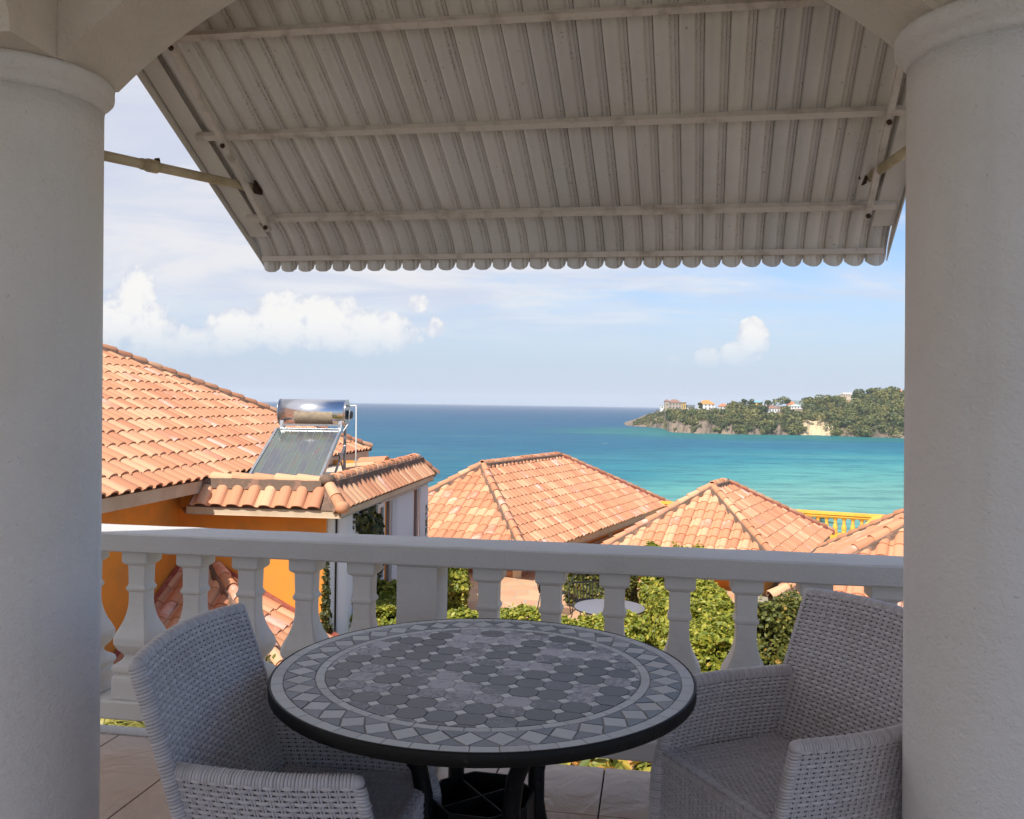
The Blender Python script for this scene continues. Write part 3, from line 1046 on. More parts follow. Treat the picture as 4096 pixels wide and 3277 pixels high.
def make_chair():
    """chair facing +x, seat centre over the origin"""
    V = Vector
    t = thing('wicker_armchair', 'x', 'armchair', (0, 0, 0), 0, 'wicker armchairs at the mosaic table')
    TH = 0.029

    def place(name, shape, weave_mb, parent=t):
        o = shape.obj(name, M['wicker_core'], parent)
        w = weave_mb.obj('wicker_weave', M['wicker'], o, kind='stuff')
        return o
    # backrest: reclined, gently curved in plan
    def b_in(u_, v):
        y = 0.285 - 0.57 * u_
        cv = 1 - (2 * u_ - 1) ** 2
        z = 0.10 + (0.884 - 0.10) * v
        zz_ = max(0.0, (z - 0.40) / 0.468)
        x = -0.215 - 0.150 * zz_ ** 1.12 - 0.034 * cv * (0.4 + 0.6 * zz_)
        return V((x, y * (1 - 0.02 * zz_), z + 0.012 * cv * v))
    nb = grid_fn(b_in)
    fl_ = 1 if nb(0.5, 0.7).x > 0 else -1
    nbi = lambda u_, v: nb(u_, v) * fl_
    b_out = lambda u_, v: b_in(u_, v) - nbi(u_, v) * TH
    wm = MB()
    weave(wm, b_in, nbi, 26, 64)
    weave(wm, b_out, lambda u_, v: -nbi(u_, v), 24, 70, sub=2)
    e = [b_in(k / 24, 1) - nbi(k / 24, 1) * (TH / 2) for k in range(25)]
    up_ = [(b_in(k / 24, 1) - b_in(k / 24, 0.97)).normalized() for k in range(25)]
    wraps(wm, e, up_, [nbi(k / 24, 1) for k in range(25)], TH / 2 + 0.002)
    for us in (0, 1):
        e = [b_in(us, 0.02 + 0.98 * k / 24) - nbi(us, k / 24) * (TH / 2) for k in range(25)]
        sgn = 1 if us == 0 else -1
        wraps(wm, e, [V((0, sgn, 0))] * 25, [nbi(us, k / 24) for k in range(25)], TH / 2 + 0.002)
    for us in (0, 1):
        ball(wm, b_in(us, 1) - nbi(us, 1) * (TH / 2), TH / 2 + 0.0015)
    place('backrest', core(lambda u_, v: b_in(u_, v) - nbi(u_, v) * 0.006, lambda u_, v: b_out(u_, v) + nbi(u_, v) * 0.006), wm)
    # arms: solid woven side panels
    for sgn in (1, -1):
        def a_in(u_, v, sgn=sgn):
            z = 0.07 + (0.632 - 0.07) * v
            zz_ = max(0.0, (z - 0.40) / 0.468)
            xb = -0.225 - 0.14 * zz_ ** 1.12
            xf = 0.225 - 0.03 * v - 0.055 * max(0.0, v - 0.55) / 0.45
            x = xb + (xf - xb) * u_
            bow = 0.022 * math.sin(math.pi * min(1, u_)) * (0.3 + 0.7 * v)
            return V((x, sgn * (0.248 + bow), z + 0.0))
        na = grid_fn(a_in)
        f2 = 1 if na(0.5, 0.5).y * sgn < 0 else -1
        nai = lambda u_, v, f2=f2, na=na: na(u_, v) * f2
        a_out = lambda u_, v, a_in=a_in, nai=nai: a_in(u_, v) - nai(u_, v) * 0.037
        wm = MB()
        weave(wm, a_in, nai, 20, 48)
        weave(wm, a_out, lambda u_, v, nai=nai: -nai(u_, v), 20, 48)
        e = [a_in(k / 20, 1) - nai(k / 20, 1) * 0.0185 for k in range(21)]
        wraps(wm, e, [V((0, 0, 1))] * 21, [nai(k / 20, 1) for k in range(21)], 0.0205)
        e = [a_in(1, k / 20) - nai(1, k / 20) * 0.0185 for k in range(21)]
        wraps(wm, e, [V((1, 0, 0))] * 21, [nai(1, k / 20) for k in range(21)], 0.0205)
        ball(wm, a_in(1, 1) - nai(1, 1) * 0.0185, 0.0202)
        ball(wm, a_in(0, 1) - nai(0, 1) * 0.0185, 0.019)
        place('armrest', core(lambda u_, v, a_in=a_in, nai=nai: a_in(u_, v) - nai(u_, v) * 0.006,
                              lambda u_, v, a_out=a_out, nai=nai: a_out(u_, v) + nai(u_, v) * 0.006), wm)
    # seat and the front skirt below it
    def s_top(u_, v):
        return V((-0.225 + 0.43 * v, 0.246 - 0.492 * u_, 0.438 - 0.012 * math.sin(math.pi * u_) * math.sin(math.pi * v)))
    wm = MB()
    up1 = lambda u_, v: V((0, 0, 1))
    weave(wm, s_top, up1, 23, 46)
    def s_fr(u_, v):
        return V((0.207, 0.246 - 0.492 * u_, 0.07 + 0.365 * v))
    weave(wm, s_fr, lambda u_, v: V((1, 0, 0)), 23, 38)
    e = [V((0.187, 0.246 - 0.492 * k / 16, 0.420)) for k in range(17)]
    wraps(wm, e, [V((0.7, 0, 0.7))] * 17, [V((-0.7, 0, 0.7))] * 17, 0.0215)
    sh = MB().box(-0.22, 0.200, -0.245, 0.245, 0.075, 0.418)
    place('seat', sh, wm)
    for sx_ in (-0.22, 0.19):
        for sy_ in (-0.26, 0.26):
            MB().tube([(sx_, sy_, 0.0), (sx_, sy_, 0.08)], 0.016, 10).obj('leg', M['black'], t)
    return t


def copy_tree(o, parent=None):
    c2 = o.copy()
    col.objects.link(c2)
    if parent is not None:
        c2.parent = parent
    for ch in [x for x in o.children]:
        copy_tree(ch, c2)
    return c2


ch1 = make_chair()
ch2 = copy_tree(ch1)
ch1.location = (-0.45, 2.255, 0)
ch1.rotation_euler = (0, 0, R(-7))
ch1['label'] = 'grey wicker armchair at the left side of the table, seen side-on'
ch2.location = (0.765, 2.515, 0)
ch2.rotation_euler = (0, 0, R(180 + 23))
ch2['label'] = 'grey wicker armchair right of the table, half hidden by the right column'

# ================================================================== GROUND, SEA
def gz(x, y):
    """height of the garden slope"""
    if y < 4.0:
        z = -1.3
    elif y < 11:
        z = -1.3 - 2.1 * (y - 4) / 7
    elif y < 15:
        z = -3.4
    elif y < 22.2:
        z = -3.4 + 0.0625 * (y - 15)
    elif y < 24:
        z = -2.95
    elif y < 34:
        z = -2.95 - 0.75 * (y - 24) / 10
    else:
        z = -3.7 - 26.0 * min(1.0, (y - 34) / 60) ** 0.8
    return z


gx = [-400, -150, -80, -50] + list(range(-30, 32, 2)) + [50, 80, 150, 400]
gy = [-30, -10, 0, 2, 3.7, 4, 5, 6, 7, 8, 9, 10, 11, 12, 13, 14, 15, 16, 18, 20, 22.2, 24, 25, 28, 31, 34, 38, 43, 50, 60, 75, 90, 110, 130]
mb = MB()
vs = [(x, y, gz(x, y) - (0.35 if y < 3.7 else 0)) for x in gx for y in gy]
ny = len(gy)
mb.add(vs, [(i * ny + j, (i + 1) * ny + j, (i + 1) * ny + j + 1, i * ny + j + 1) for i in range(len(gx) - 1) for j in range(ny - 1)])
mb.obj('ground', M['soil'], None, kind='structure')

# flagged patio
pm = bpy.data.materials.new('flagstone')
pm.use_nodes = True
N = NT(pm.node_tree)
co = N.n('ShaderNodeTexCoord').outputs['Object']
vo = N.n('ShaderNodeTexVoronoi', {'Vector': co, 'Scale': 2.2}, feature='DISTANCE_TO_EDGE')
vc = N.n('ShaderNodeTexVoronoi', {'Vector': co, 'Scale': 2.2})
c = N.mix(N.m('MULTIPLY', N.n('ShaderNodeSeparateColor', {0: vc.outputs['Color']}).outputs[0], 0.8), (0.62, 0.40, 0.23, 1), (0.55, 0.28, 0.16, 1))
c = N.mix(N.sstep(vo.outputs['Distance'], 0.05, 0.0), c, (0.42, 0.33, 0.25, 1))
b = N.n('ShaderNodeBsdfPrincipled', {'Base Color': c, 'Roughness': 0.8})
N.n('ShaderNodeOutputMaterial', {0: b.outputs[0]})
mb = MB()
px_ = [-1.6 + 0.8 * k for k in range(10)]
py_ = [14.6, 15.0, 17.0, 19.0, 21.0, 23.0, 25.5]
vs = [(x, y, gz(x, y) + 0.03) for x in px_ for y in py_]
mb.add(vs, [(i * 7 + j, (i + 1) * 7 + j, (i + 1) * 7 + j + 1, i * 7 + j + 1) for i in range(9) for j in range(6)])
mb.obj('patio', pm, None, kind='structure')

# the sea
SEA = -28.5
sm = bpy.data.materials.new('sea_water')
sm.use_nodes = True
N = NT(sm.node_tree)
co = N.n('ShaderNodeTexCoord').outputs['Object']
sp_ = N.n('ShaderNodeSeparateXYZ', {0: co})
sxx, syy = sp_.outputs[0], sp_.outputs[1]
wv = N.n('ShaderNodeMapping', {'Vector': co, 'Scale': (0.0011, 0.0034, 1.0)}).outputs[0]
patch = N.m('SUBTRACT', N.noise(wv, 3.0, 4.0, 0.55, 0.6), 0.5)
ly = N.m('LOGARITHM', N.m('MAXIMUM', syy, 50.0), 10.0)                  # 2.3 = 200 m ... 4.8 = 60 km
ang = N.m('DIVIDE', sxx, N.m('MAXIMUM', syy, 50.0))
near_s = N.m('MULTIPLY', N.sstep(ang, -0.1, 0.42), N.sstep(ly, 3.25, 2.5))
f = N.m('SUBTRACT', N.m('ADD', ly, N.m('MULTIPLY', patch, 0.42)), N.m('MULTIPLY', near_s, 0.44))
f = N.m('DIVIDE', N.m('SUBTRACT', f, 2.0), 2.6)
dk = 0.54
c = N.ramp(f, [(0.03, lin(158, 232, 218, dk)), (0.09, lin(126, 220, 214, dk)), (0.165, lin(72, 178, 196, dk)), (0.26, lin(50, 140, 176, dk)), (0.42, lin(44, 118, 164, dk)),
               (0.60, lin(46, 96, 146, dk)), (0.80, lin(50, 82, 136, dk))])
# shallow green water round the headland
hx = N.m('DIVIDE', N.m('SUBTRACT', sxx, 330.0), 330.0)
hy = N.m('DIVIDE', N.m('SUBTRACT', syy, 1010.0), 250.0)
hd = N.m('ADD', N.m('MULTIPLY', hx, hx), N.m('ADD', N.m('MULTIPLY', hy, hy), N.m('MULTIPLY', patch, 1.2)))
c = N.mix(N.m('MULTIPLY', N.sstep(hd, 1.1, 0.35), 0.85), c, lin(62, 160, 150, dk))
# wind streaks and whitecaps
st = N.n('ShaderNodeMapping', {'Vector': co, 'Scale': (0.045, 0.13, 1.0)}).outputs[0]
streak = N.noise(st, 1.0, 5.0, 0.65, 0.3)
c = N.mix(N.m('MULTIPLY', N.sstep(streak, 0.42, 0.70), 0.50), c, lin(24, 92, 132, dk))
st2 = N.n('ShaderNodeMapping', {'Vector': co, 'Scale': (0.006, 0.028, 1.0)}).outputs[0]
c = N.mix(N.m('MULTIPLY', N.sstep(N.noise(st2, 1.0, 4.0, 0.6, 0.4), 0.52, 0.7), 0.30), c, lin(110, 185, 190, dk))
cap = N.n('ShaderNodeMapping', {'Vector': co, 'Scale': (0.045, 0.16, 1.0)}).outputs[0]
wc = N.m('MULTIPLY', N.sstep(N.noise(cap, 1.0, 2.0, 0.5), 0.775, 0.80), N.sstep(ly, 2.45, 2.7))
c = N.mix(wc, c, (0.8, 0.8, 0.8, 1))
wave = N.m('ADD', N.noise(N.n('ShaderNodeMapping', {'Vector': co, 'Scale': (0.25, 0.6, 1.0)}).outputs[0], 1.0, 6.0, 0.65), N.m('MULTIPLY', streak, 2.0))
bp = N.n('ShaderNodeBump', {'Strength': 1.0, 'Distance': 1.3, 'Height': wave})
b = N.n('ShaderNodeBsdfPrincipled', {'Base Color': c, 'Roughness': 0.45, 'Normal': bp.outputs[0], 'Specular IOR Level': 0.12, 'IOR': 1.33})
N.n('ShaderNodeOutputMaterial', {0: b.outputs[0]})
mb = MB()
xs_ = [-16000, -8000, -4000, -2000, -600, 0, 600, 2000, 4000, 8000, 16000]
ys_ = [60, 300, 900, 2500, 7000, 18000]
vs = [(x, y, SEA) for x in xs_ for y in ys_]
k7 = len(ys_)
mb.add(vs, [(i * k7 + j, (i + 1) * k7 + j, (i + 1) * k7 + j + 1, i * k7 + j + 1) for i in range(len(xs_) - 1) for j in range(k7 - 1)])
mb.obj('sea', sm, None, kind='structure')

# ================================================================== TILED HOUSES
TP, TE, TL = 0.27, 0.32, 0.40            # tile pitch, exposure, length


def tile_profile():
    pr = []
    # pan, then barrel: x across the tile, z up
    pr += [(-0.135, 0.022), (-0.118, 0.008), (-0.085, 0.006), (-0.072, 0.010)]
    for k in range(7):
        a = math.pi * (1 - k / 6)
        pr.append((0.035 + 0.100 * math.cos(a), 0.012 + 0.056 * math.sin(a) ** 0.9))
    return pr


TPR = tile_profile()


def tile_mesh_data(y0=0.0, y1=TL):
    vs, fs, sm_ = [], [], []
    k = len(TPR)
    for (y, lift, sc_) in ((y0, 0.027, 1.0), (y1, 0.003, 0.96)):
        for (x, z) in TPR:
            vs.append((x * sc_, y, z * sc_ + lift))
    for i in range(k - 1):
        fs.append((i, i + 1, k + i + 1, k + i))
        sm_.append(True)
    # lower lip and a short underside so the barrel reads as a thin shell
    o = len(vs)
    for (x, z) in TPR:
        vs.append((x, y0, z + 0.027))
    for (x, z) in TPR:
        vs.append((x * 0.94, y0 + 0.002, z * 0.86 + 0.012))
    for i in range(k - 1):
        fs.append((o + i, o + k + i, o + k + i + 1, o + i + 1))
        sm_.append(False)
    return vs, fs, sm_


_d = tile_mesh_data()
tmb = MB()
tmb.v, tmb.f, tmb.s = _d
TILE = tmb.mesh('tile', M['tile'])
# half-round cap for hips and ridges, along +y, lower end at y = 0
capmb = MB()
k = 9
vs, fs = [], []
for (y, r, lift) in ((0.0, 0.098, 0.020), (0.012, 0.104, 0.022), (0.40, 0.082, 0.004)):
    for i in range(k):
        a = math.pi * i / (k - 1)
        vs.append((r * math.cos(a), y, r * math.sin(a) * 0.92 + lift - 0.01))
for r_ in range(2):
    for i in range(k - 1):
        fs.append((r_ * k + i, r_ * k + i + 1, (r_ + 1) * k + i + 1, (r_ + 1) * k + i))
capmb.add(vs, fs, True)
o = len(capmb.v)
capmb.add([(0.098 * math.cos(math.pi * i / (k - 1)), 0.0, 0.098 * math.sin(math.pi * i / (k - 1)) * .92 + .010) for i in range(k)] +
          [(0.080 * math.cos(math.pi * i / (k - 1)), 0.004, 0.080 * math.sin(math.pi * i / (k - 1)) * .92 + .008) for i in range(k)],
          [(i, i + k, i + k + 1, i + 1) for i in range(k - 1)])
CAP = capmb.mesh('ridge_tile', M['tile'])


def frame_mat(origin, ex, ey, ez):
    return Matrix(((ex.x, ey.x, ez.x, origin.x), (ex.y, ey.y, ez.y, origin.y), (ex.z, ey.z, ez.z, origin.z), (0, 0, 0, 1)))


class Roof:
    """collects the tiles of one roof part; the largest 300 in view become objects, the rest one mesh"""
    def __init__(self, part, k=1.0, expo=TE):
        self.part, self.items, self.k, self.te = part, [], k, expo
        self.ky = (expo + 0.08) / TL
        self.sc = Matrix.Diagonal((k, self.ky, k, 1))
        self.inv = parent_world(part).inverted()

    def face(self, P0, e, n, tanp, length, bmax, planes=(), a0=0.0, drop=0.0, start=-0.05):
        """P0 eave start, e along the eave, n horizontal inward, planes: [(a, b, da, db)] half planes in plan (point, inward normal)"""
        e, n = Vector(e).normalized(), Vector(n).normalized()
        sec = math.sqrt(1 + tanp * tanp)
        S = (n + Vector((0, 0, tanp))) / sec
        Nn = (Vector((0, 0, 1)) - n * tanp) / sec
        P0 = Vector(P0)
        ins = lambda a, b2: all((a - pa) * na + (b2 - pb) * nb >= -1e-6 for pa, pb, na, nb in planes) and b2 <= bmax + 1e-6
        TE_, TP_, TL_ = self.te, TP * self.k, TL * self.ky
        hw = 0.135 * self.k
        nr = int(math.ceil((bmax * sec - start) / TE_))
        nc = int(math.ceil(length / TP_))
        for r in range(nr):
            for c2 in range(nc):
                a = a0 + (c2 + 0.5) * TP_
                y0 = start + r * TE_
                b0, b1 = y0 / sec, (y0 + TL_) / sec
                cs = [(a - hw, b0), (a + hw, b0), (a - hw, b1), (a + hw, b1)]
                isn = [ins(x, max(0, y)) for x, y in cs]
                if not any(isn):
                    continue
                j = random.gauss(0, 0.010)
                o_ = P0 + e * a + S * (y0 + random.gauss(0, 0.007)) + Nn * (drop + random.uniform(0, 0.005))
                ex = (e * math.cos(j) + S * math.sin(j))
                ey = (S * math.cos(j) - e * math.sin(j))
                mw = frame_mat(o_, ex, ey, Nn) @ self.sc
                clip = None
                if not all(isn):
                    clip = (P0, e, n)
                mid = P0 + e * a + S * (y0 + 0.16)
                px, py, d = project(mid)
                vis = 380 < px < 3640 and 1300 < py < 2900
                self.items.append([d if vis else 1e6 + d, mw, clip, planes, bmax])

    def clipped(self, mw, clip, planes, bmax):
        P0, e, n = clip
        bm = bmesh.new()
        d = tile_mesh_data()
        bv = [bm.verts.new(p) for p in d[0]]
        for f, s in zip(d[1], d[2]):
            ff = bm.faces.new([bv[i] for i in f])
            ff.smooth = s
        bm.transform(mw)
        pl = [(P0 + e * pa + n * pb, e * na + n * nb) for pa, pb, na, nb in planes] + [(P0 + n * bmax, -n)]
        for co_, no in pl:
            bmesh.ops.bisect_plane(bm, geom=bm.verts[:] + bm.edges[:] + bm.faces[:], plane_co=co_, plane_no=no, clear_inner=True)
        if len(bm.faces) == 0:
            bm.free()
            return None
        return bm

    def finish(self, limit=300):
        self.items.sort(key=lambda t: t[0])
        bulk = bmesh.new()
        nb = 0
        for k, (d, mw, clip, planes, bmax) in enumerate(self.items):
            single = k < limit and d < 1e6
            if clip is None:
                if single:
                    link('tile', TILE, self.part, mw=self.inv @ mw)
                    continue
                bm = bmesh.new()
                dd = tile_mesh_data()
                bv = [bm.verts.new(p) for p in dd[0]]
                for f, s in zip(dd[1], dd[2]):
                    bm.faces.new([bv[i] for i in f]).smooth = s
                bm.transform(mw)
            else:
                bm = self.clipped(mw, clip, planes, bmax)
                if bm is None:
                    continue
            if single:
                me = bpy.data.meshes.new('tile')
                bm.transform(mw.inverted())
                bm.to_mesh(me)
                me.materials.append(M['tile'])
                link('tile', me, self.part, mw=self.inv @ mw)
            else:
                nb += 1
                tmp = bpy.data.meshes.new('tmp')
                bm.transform(self.inv)
                bm.to_mesh(tmp)
                bulk.from_mesh(tmp)
                bpy.data.meshes.remove(tmp)
            bm.free()
        if nb:
            me = bpy.data.meshes.new('roof_tiles')
            bulk.to_mesh(me)
            me.materials.append(M['tile_bulk'])
            link('roof_tiles', me, self.part, kind='stuff')
        bulk.free()

    def caps(self, A_, B_, up=(0, 0, 1), lift=0.062, red=False, mw_=0.15, mdepth=0.06):
        """cap tiles from the low end A_ to the high end B_ over a bed of mortar"""
        A_, B_ = Vector(A_), Vector(B_)
        d = (B_ - A_)
        L = d.length
        d.normalize()
        side = d.cross(Vector(up)).normalized()
        un = side.cross(d).normalized()
        step = 0.345
        n_ = max(1, int(round((L - 0.05) / step)))
        step = (L - 0.05) / n_
        for k in range(n_):
            o_ = A_ + d * (k * step - 0.03) + un * (lift + random.uniform(-0.004, 0.006)) + side * random.gauss(0, .004)
            j = random.gauss(0, 0.012)
            ex, ey = side * math.cos(j) + d * math.sin(j), d * math.cos(j) - side * math.sin(j)
            link('ridge_tile', CAP, self.part, mw=self.inv @ frame_mat(o_, ex, ey, un))
        mb = MB()
        ns = max(4, int(L / 0.12))
        vs, fs = [], []
        for i in range(ns + 1):
            p = A_ + d * (L * i / ns)
            for (s, h) in ((-mw_ - random.uniform(0, .03), -mdepth), (-mw_ * 0.86 - random.uniform(-.012, .016), lift + 0.0), (0, lift + 0.03), (mw_ * 0.86 + random.uniform(-.012, .016), lift + 0.0), (mw_ + random.uniform(0, .03), -mdepth)):
                vs.append(p + side * s + un * h)
        for i in range(ns):
            for q_ in range(4):
                a = i * 5 + q_
                fs.append((a, a + 1, a + 6, a + 5))
        fs += [(0, 1, 2, 3, 4), tuple(ns * 5 + z for z in (4, 3, 2, 1, 0))]
        mb.add(vs, fs)
        mb.obj('mortar_bed', M['mortar_red'] if red else M['mortar'], self.part)


def poly_obj(name, polys, m, parent, **kw):
    mb = MB()
    for p in polys:
        mb.add(p, [tuple(range(len(p)))])
    return mb.obj(name, m, parent, **kw)


Zv = Vector((0, 0, 1))

# ------------------------------------------------ house on the left, with a flat-roofed wing
E_ = Vector((0.118, 0.993, 0)).normalized()
NH = Vector((0.993, -0.118, 0)).normalized()       # outward, to the right
HA = thing('tiled_house', 'orange walled house at left with flat wing carrying the solar water heater', 'house', (-6.5, 15.5, -3.4))
C0 = Vector((-3.86, 23.6, 0.203))
ta = 0.490
eL, bR = 16.5, 7.2
ev = lambda a, b2: C0 - E_ * a - NH * b2 + Zv * (ta * b2)
main = poly_obj('main_roof', [[ev(0, 0) - Zv * .02, ev(eL, 0) - Zv * .02, ev(eL, bR) - Zv * .02, ev(bR, bR) - Zv * .02]], M['mortar'], HA)
RA = Roof(main, 1.06, 0.405)
RA.face(C0, -E_, -NH, ta, eL, bR, planes=[(0, 0, 1 / math.sqrt(2), -1 / math.sqrt(2))])
RA.finish()
RA.caps(ev(0, 0) + Zv * 0.02, ev(bR, bR) + Zv * 0.02)
# far side and soffit so the roof is closed
poly_obj('far_slope', [[ev(0, 0), ev(bR, bR), ev(bR, bR) - NH * 0.01 + E_ * 0.0, C0 - NH * 2 * bR]], M['tile_bulk'], main)
wallp = lambda a, z: C0 - E_ * a - NH * 0.46 + Zv * (z - C0.z)
MB().bar(ev(9.30, 0.03) - Zv * 0.135, ev(eL, 0.03) - Zv * 0.135, 0.03, 0.19).obj('fascia', M['soffit'], HA)
MB().bar(ev(-0.02, 0.03) - Zv * 0.13, ev(3.6, 0.03) - Zv * 0.13, 0.03, 0.17).obj('fascia', M['soffit'], HA)
poly_obj('soffit', [[ev(0, 0.05) - Zv * .22, ev(eL, 0.05) - Zv * .22, wallp(eL, -0.03), wallp(0, -0.03)]], M['soffit'], HA)
poly_obj('side_wall', [[wallp(0.4, -3.6), wallp(eL, -3.6), wallp(eL, 0.0), wallp(0.4, 0.0)]], M['orange'], HA)
# wing: front wall from the inner corner to the wing corner, right wall running back
WI = Vector((-5.43, 14.3, 0))
WL = 2.49
wf = lambda s, z, t=0.0: WI + NH * s - E_ * t + Zv * z
WC = wf(WL, 0)
wr = lambda s, z, t=0.0: WC + E_ * s + NH * t + Zv * z
ZR, ZE, OV = 0.215, -0.19, 0.36
poly_obj('wing_front_wall', [[wf(-0.3, -3.6), wf(WL, -3.6), wf(WL, 0.1), wf(-0.3, 0.1)]], M['orange'], HA)
poly_obj('wing_right_wall', [[wr(0, -3.6), wr(6.45, -3.6), wr(6.45, 0.1), wr(0, 0.1)]], M['cream_plain'], HA)
poly_obj('wing_back_wall', [[wr(6.45, -3.6), wr(6.45, -3.6) - NH * 3.2, wr(6.45, 0.1) - NH * 3.2, wr(6.45, 0.1)]], M['orange'], HA)
flat = poly_obj('flat_roof', [[wf(-0.3, -0.02, -0.05), wf(WL - .05, -0.02, -0.05), wr(6.4, -0.02, -0.05), wr(6.4, -0.02) - NH * 3.2]], M['cream_plain'], HA)
par = MB()
par.box(0.35, WL, -0.16, -0.002, -0.02, ZR - 0.03, lambda x, y, z: wf(x, z, y))
par.box(0.162, 6.45, -0.16, -0.002, -0.02, ZR - 0.03, lambda x, y, z: wr(x, z, y))
parapet = par.obj('parapet', M['mortar'], HA)
RP = Roof(parapet)
tp = (ZR - ZE) / OV
# decks of the two tiled skirts
cf = wf(WL, 0) + NH * OV - E_ * OV
poly_obj('skirt_deck', [[wf(0.35, ZR - .03), wf(WL, ZR - .03), cf + Zv * (ZE - .03), wf(0.30, ZE - .03, OV)],
                        [wf(WL, ZR - .03), wr(6.45, ZR - .03), wr(6.75, ZE - .03, OV), cf + Zv * (ZE - .03)]], M['mortar'], parapet)
sk = math.sqrt(1 + tp * tp)


def skirt(P, e, length, a_start, pitch=0.262):
    """one row of barrel tiles on a short steep skirt; P(a, b): eave-side point, inward b"""
    n_ = int(length / pitch)
    for k in range(n_):
        a = a_start + (k + 0.5) * (length / n_)
        lo, hi_ = P(a, ZE, OV), P(a, ZR, 0.0)
        S = (hi_ - lo).normalized()
        ex = e
        Nn = ex.cross(S).normalized()
        if Nn.z < 0:
            Nn = -Nn
            ex = -e
        jj = random.gauss(0, .012)
        ex2, ey2 = ex * math.cos(jj) + S * math.sin(jj), S * math.cos(jj) - ex * math.sin(jj)
        mw = frame_mat(lo - S * 0.02 + Nn * (-0.022 + random.uniform(0, .01)), ex2, ey2, Nn) @ Matrix.Diagonal((1.0, 1.02, 1.08, 1))
        link('tile', TILE, parapet, mw=RP.inv @ mw)


skirt(lambda a, z, t: wf(a, z, t), NH, WL - 0.35, 0.36, 0.262)
skirt(lambda a, z, t: wr(a, z, t), E_, 6.55, -0.06, 0.255)
RP.caps(wf(0.22, ZR - 0.03), wf(WL - 0.05, ZR - 0.035), lift=0.03, mdepth=0.12)
RP.caps(wr(0.02, ZR - 0.035), wr(6.50, ZR - 0.03), lift=0.03, mdepth=0.12)
RP.caps(cf + Zv * (ZE - 0.02) - (NH - E_) * 0.02, wf(WL, ZR - 0.06), lift=0.04, mw_=0.10)
c2_ = wr(6.75, ZE - 0.02, OV)
RP.caps(c2_, wr(6.48, ZR - 0.06), lift=0.03, mw_=0.09)
# rounded end tile at the wing corner
MB().lathe([(0.001, -0.06), (0.06, -0.055), (0.10, -0.03), (0.115, 0.02), (0.11, 0.07), (0.09, 0.11), (0.001, 0.125)], cf + Zv * (ZE + .0) + (NH - E_) * 0.02, 20).obj('corner_tile', M['tile'], parapet)
MB().lathe([(0.001, -0.02), (0.13, -0.02), (0.135, 0.06), (0.10, 0.12), (0.001, 0.14)], wf(WL, ZR - 0.03), 16).obj('corner_mortar', M['mortar'], parapet)
fb_ = MB()
fb_.box(0.28, WL + OV - 0.02, OV - 0.05, OV - 0.02, ZE - 0.15, ZE - 0.03, lambda x, y, z: wf(x, z, y))
fb_.box(-OV + 0.02, 6.7, OV - 0.05, OV - 0.02, ZE - 0.15, ZE - 0.03, lambda x, y, z: wr(x, z, y))
fb_.obj('wing_fascia', M['soffit'], HA)
poly_obj('wing_soffit', [[wf(0.0, ZE - .10, 0), wf(WL, ZE - .10, 0), cf + Zv * (ZE - .15), wf(0.28, ZE - .15, OV)],
                         [wf(WL, ZE - .10), wr(6.45, ZE - .10), wr(6.7, ZE - .15, OV), cf + Zv * (ZE - .15)]], M['soffit'], HA)


def s_of(px):
    u_ = (px - 2048 + 7.5) / F_PX
    return (WC.x - WC.y * u_) / (0.993 * u_ - 0.118)


# shutters, doors and tracks on the wing's right wall
def accordion(px0, px1, z0, z1, folds, out0=0.10):
    s0, s1 = s_of(px0), s_of(px1)
    mb = MB()
    pts = []
    for k in range(folds * 2 + 1):
        s = s0 + (s1 - s0) * k / (folds * 2)
        pts.append((s, out0 + (0.10 if k % 2 else 0.0)))
    vs, fs = [], []
    for (s, t_) in pts:
        vs += [wr(s, z0, t_), wr(s, z1, t_), wr(s, z0, t_ - 0.02), wr(s, z1, t_ - 0.02)]
    for k in range(len(pts) - 1):
        a = k * 4
        fs += [(a, a + 1, a + 5, a + 4), (a + 2, a + 6, a + 7, a + 3), (a + 1, a + 3, a + 7, a + 5)]
    mb.add(vs, fs)
    return mb.obj('accordion_shutter', M['white_metal'], HA)


accordion(1331, 1396, -2.42, -0.40, 5)
accordion(1547, 1622, -3.0, -0.46, 9)
sh2 = accordion(1655, 1676, -3.0, -0.42, 2, 0.14)
tr = MB()
tr.box(s_of(1328), s_of(1400), 0.06, 0.19, -0.40, -0.345, lambda x, y, z: wr(x, z, y))
tr.obj('shutter_track', M['grey_metal'], HA)
tr = MB()
tr.box(s_of(1482), 6.6, 0.05, 0.20, -0.44, -0.37, lambda x, y, z: wr(x, z, y))
tr.box(s_of(1482), 6.6, 0.02, 0.09, -0.365, -0.31, lambda x, y, z: wr(x, z, y))
tr.obj('shutter_track', M['grey_metal'], HA)


def glazed_door(px0, px1, rows_):
    s0, s1 = s_of(px0), s_of(px1)
    d = MB()
    w_ = 0.07
    z0, z1 = -3.0, -0.47
    d.box(s0, s0 + w_, 0.03, 0.09, z0, z1, lambda x, y, z: wr(x, z, y))
    d.box(s1 - w_, s1, 0.03, 0.09, z0, z1, lambda x, y, z: wr(x, z, y))
    d.box(s0 + w_, s1 - w_, 0.03, 0.09, z1 - 0.09, z1, lambda x, y, z: wr(x, z, y))
    for k in range(1, rows_):
        zz_ = z0 + (z1 - z0) * k / rows_
        d.box(s0 + w_, s1 - w_, 0.04, 0.075, zz_ - 0.02, zz_ + 0.02, lambda x, y, z: wr(x, z, y))
    do = d.obj('door', M['white_plain'], HA)
    for k in range(rows_):
        za, zb = z0 + (z1 - z0) * k / rows_ + 0.021, z0 + (z1 - z0) * (k + 1) / rows_ - 0.021
        MB().box(s0 + w_, s1 - w_, 0.045, 0.055, za, min(zb, z1 - 0.091), lambda x, y, z: wr(x, z, y)).obj('pane', M['window'], do)


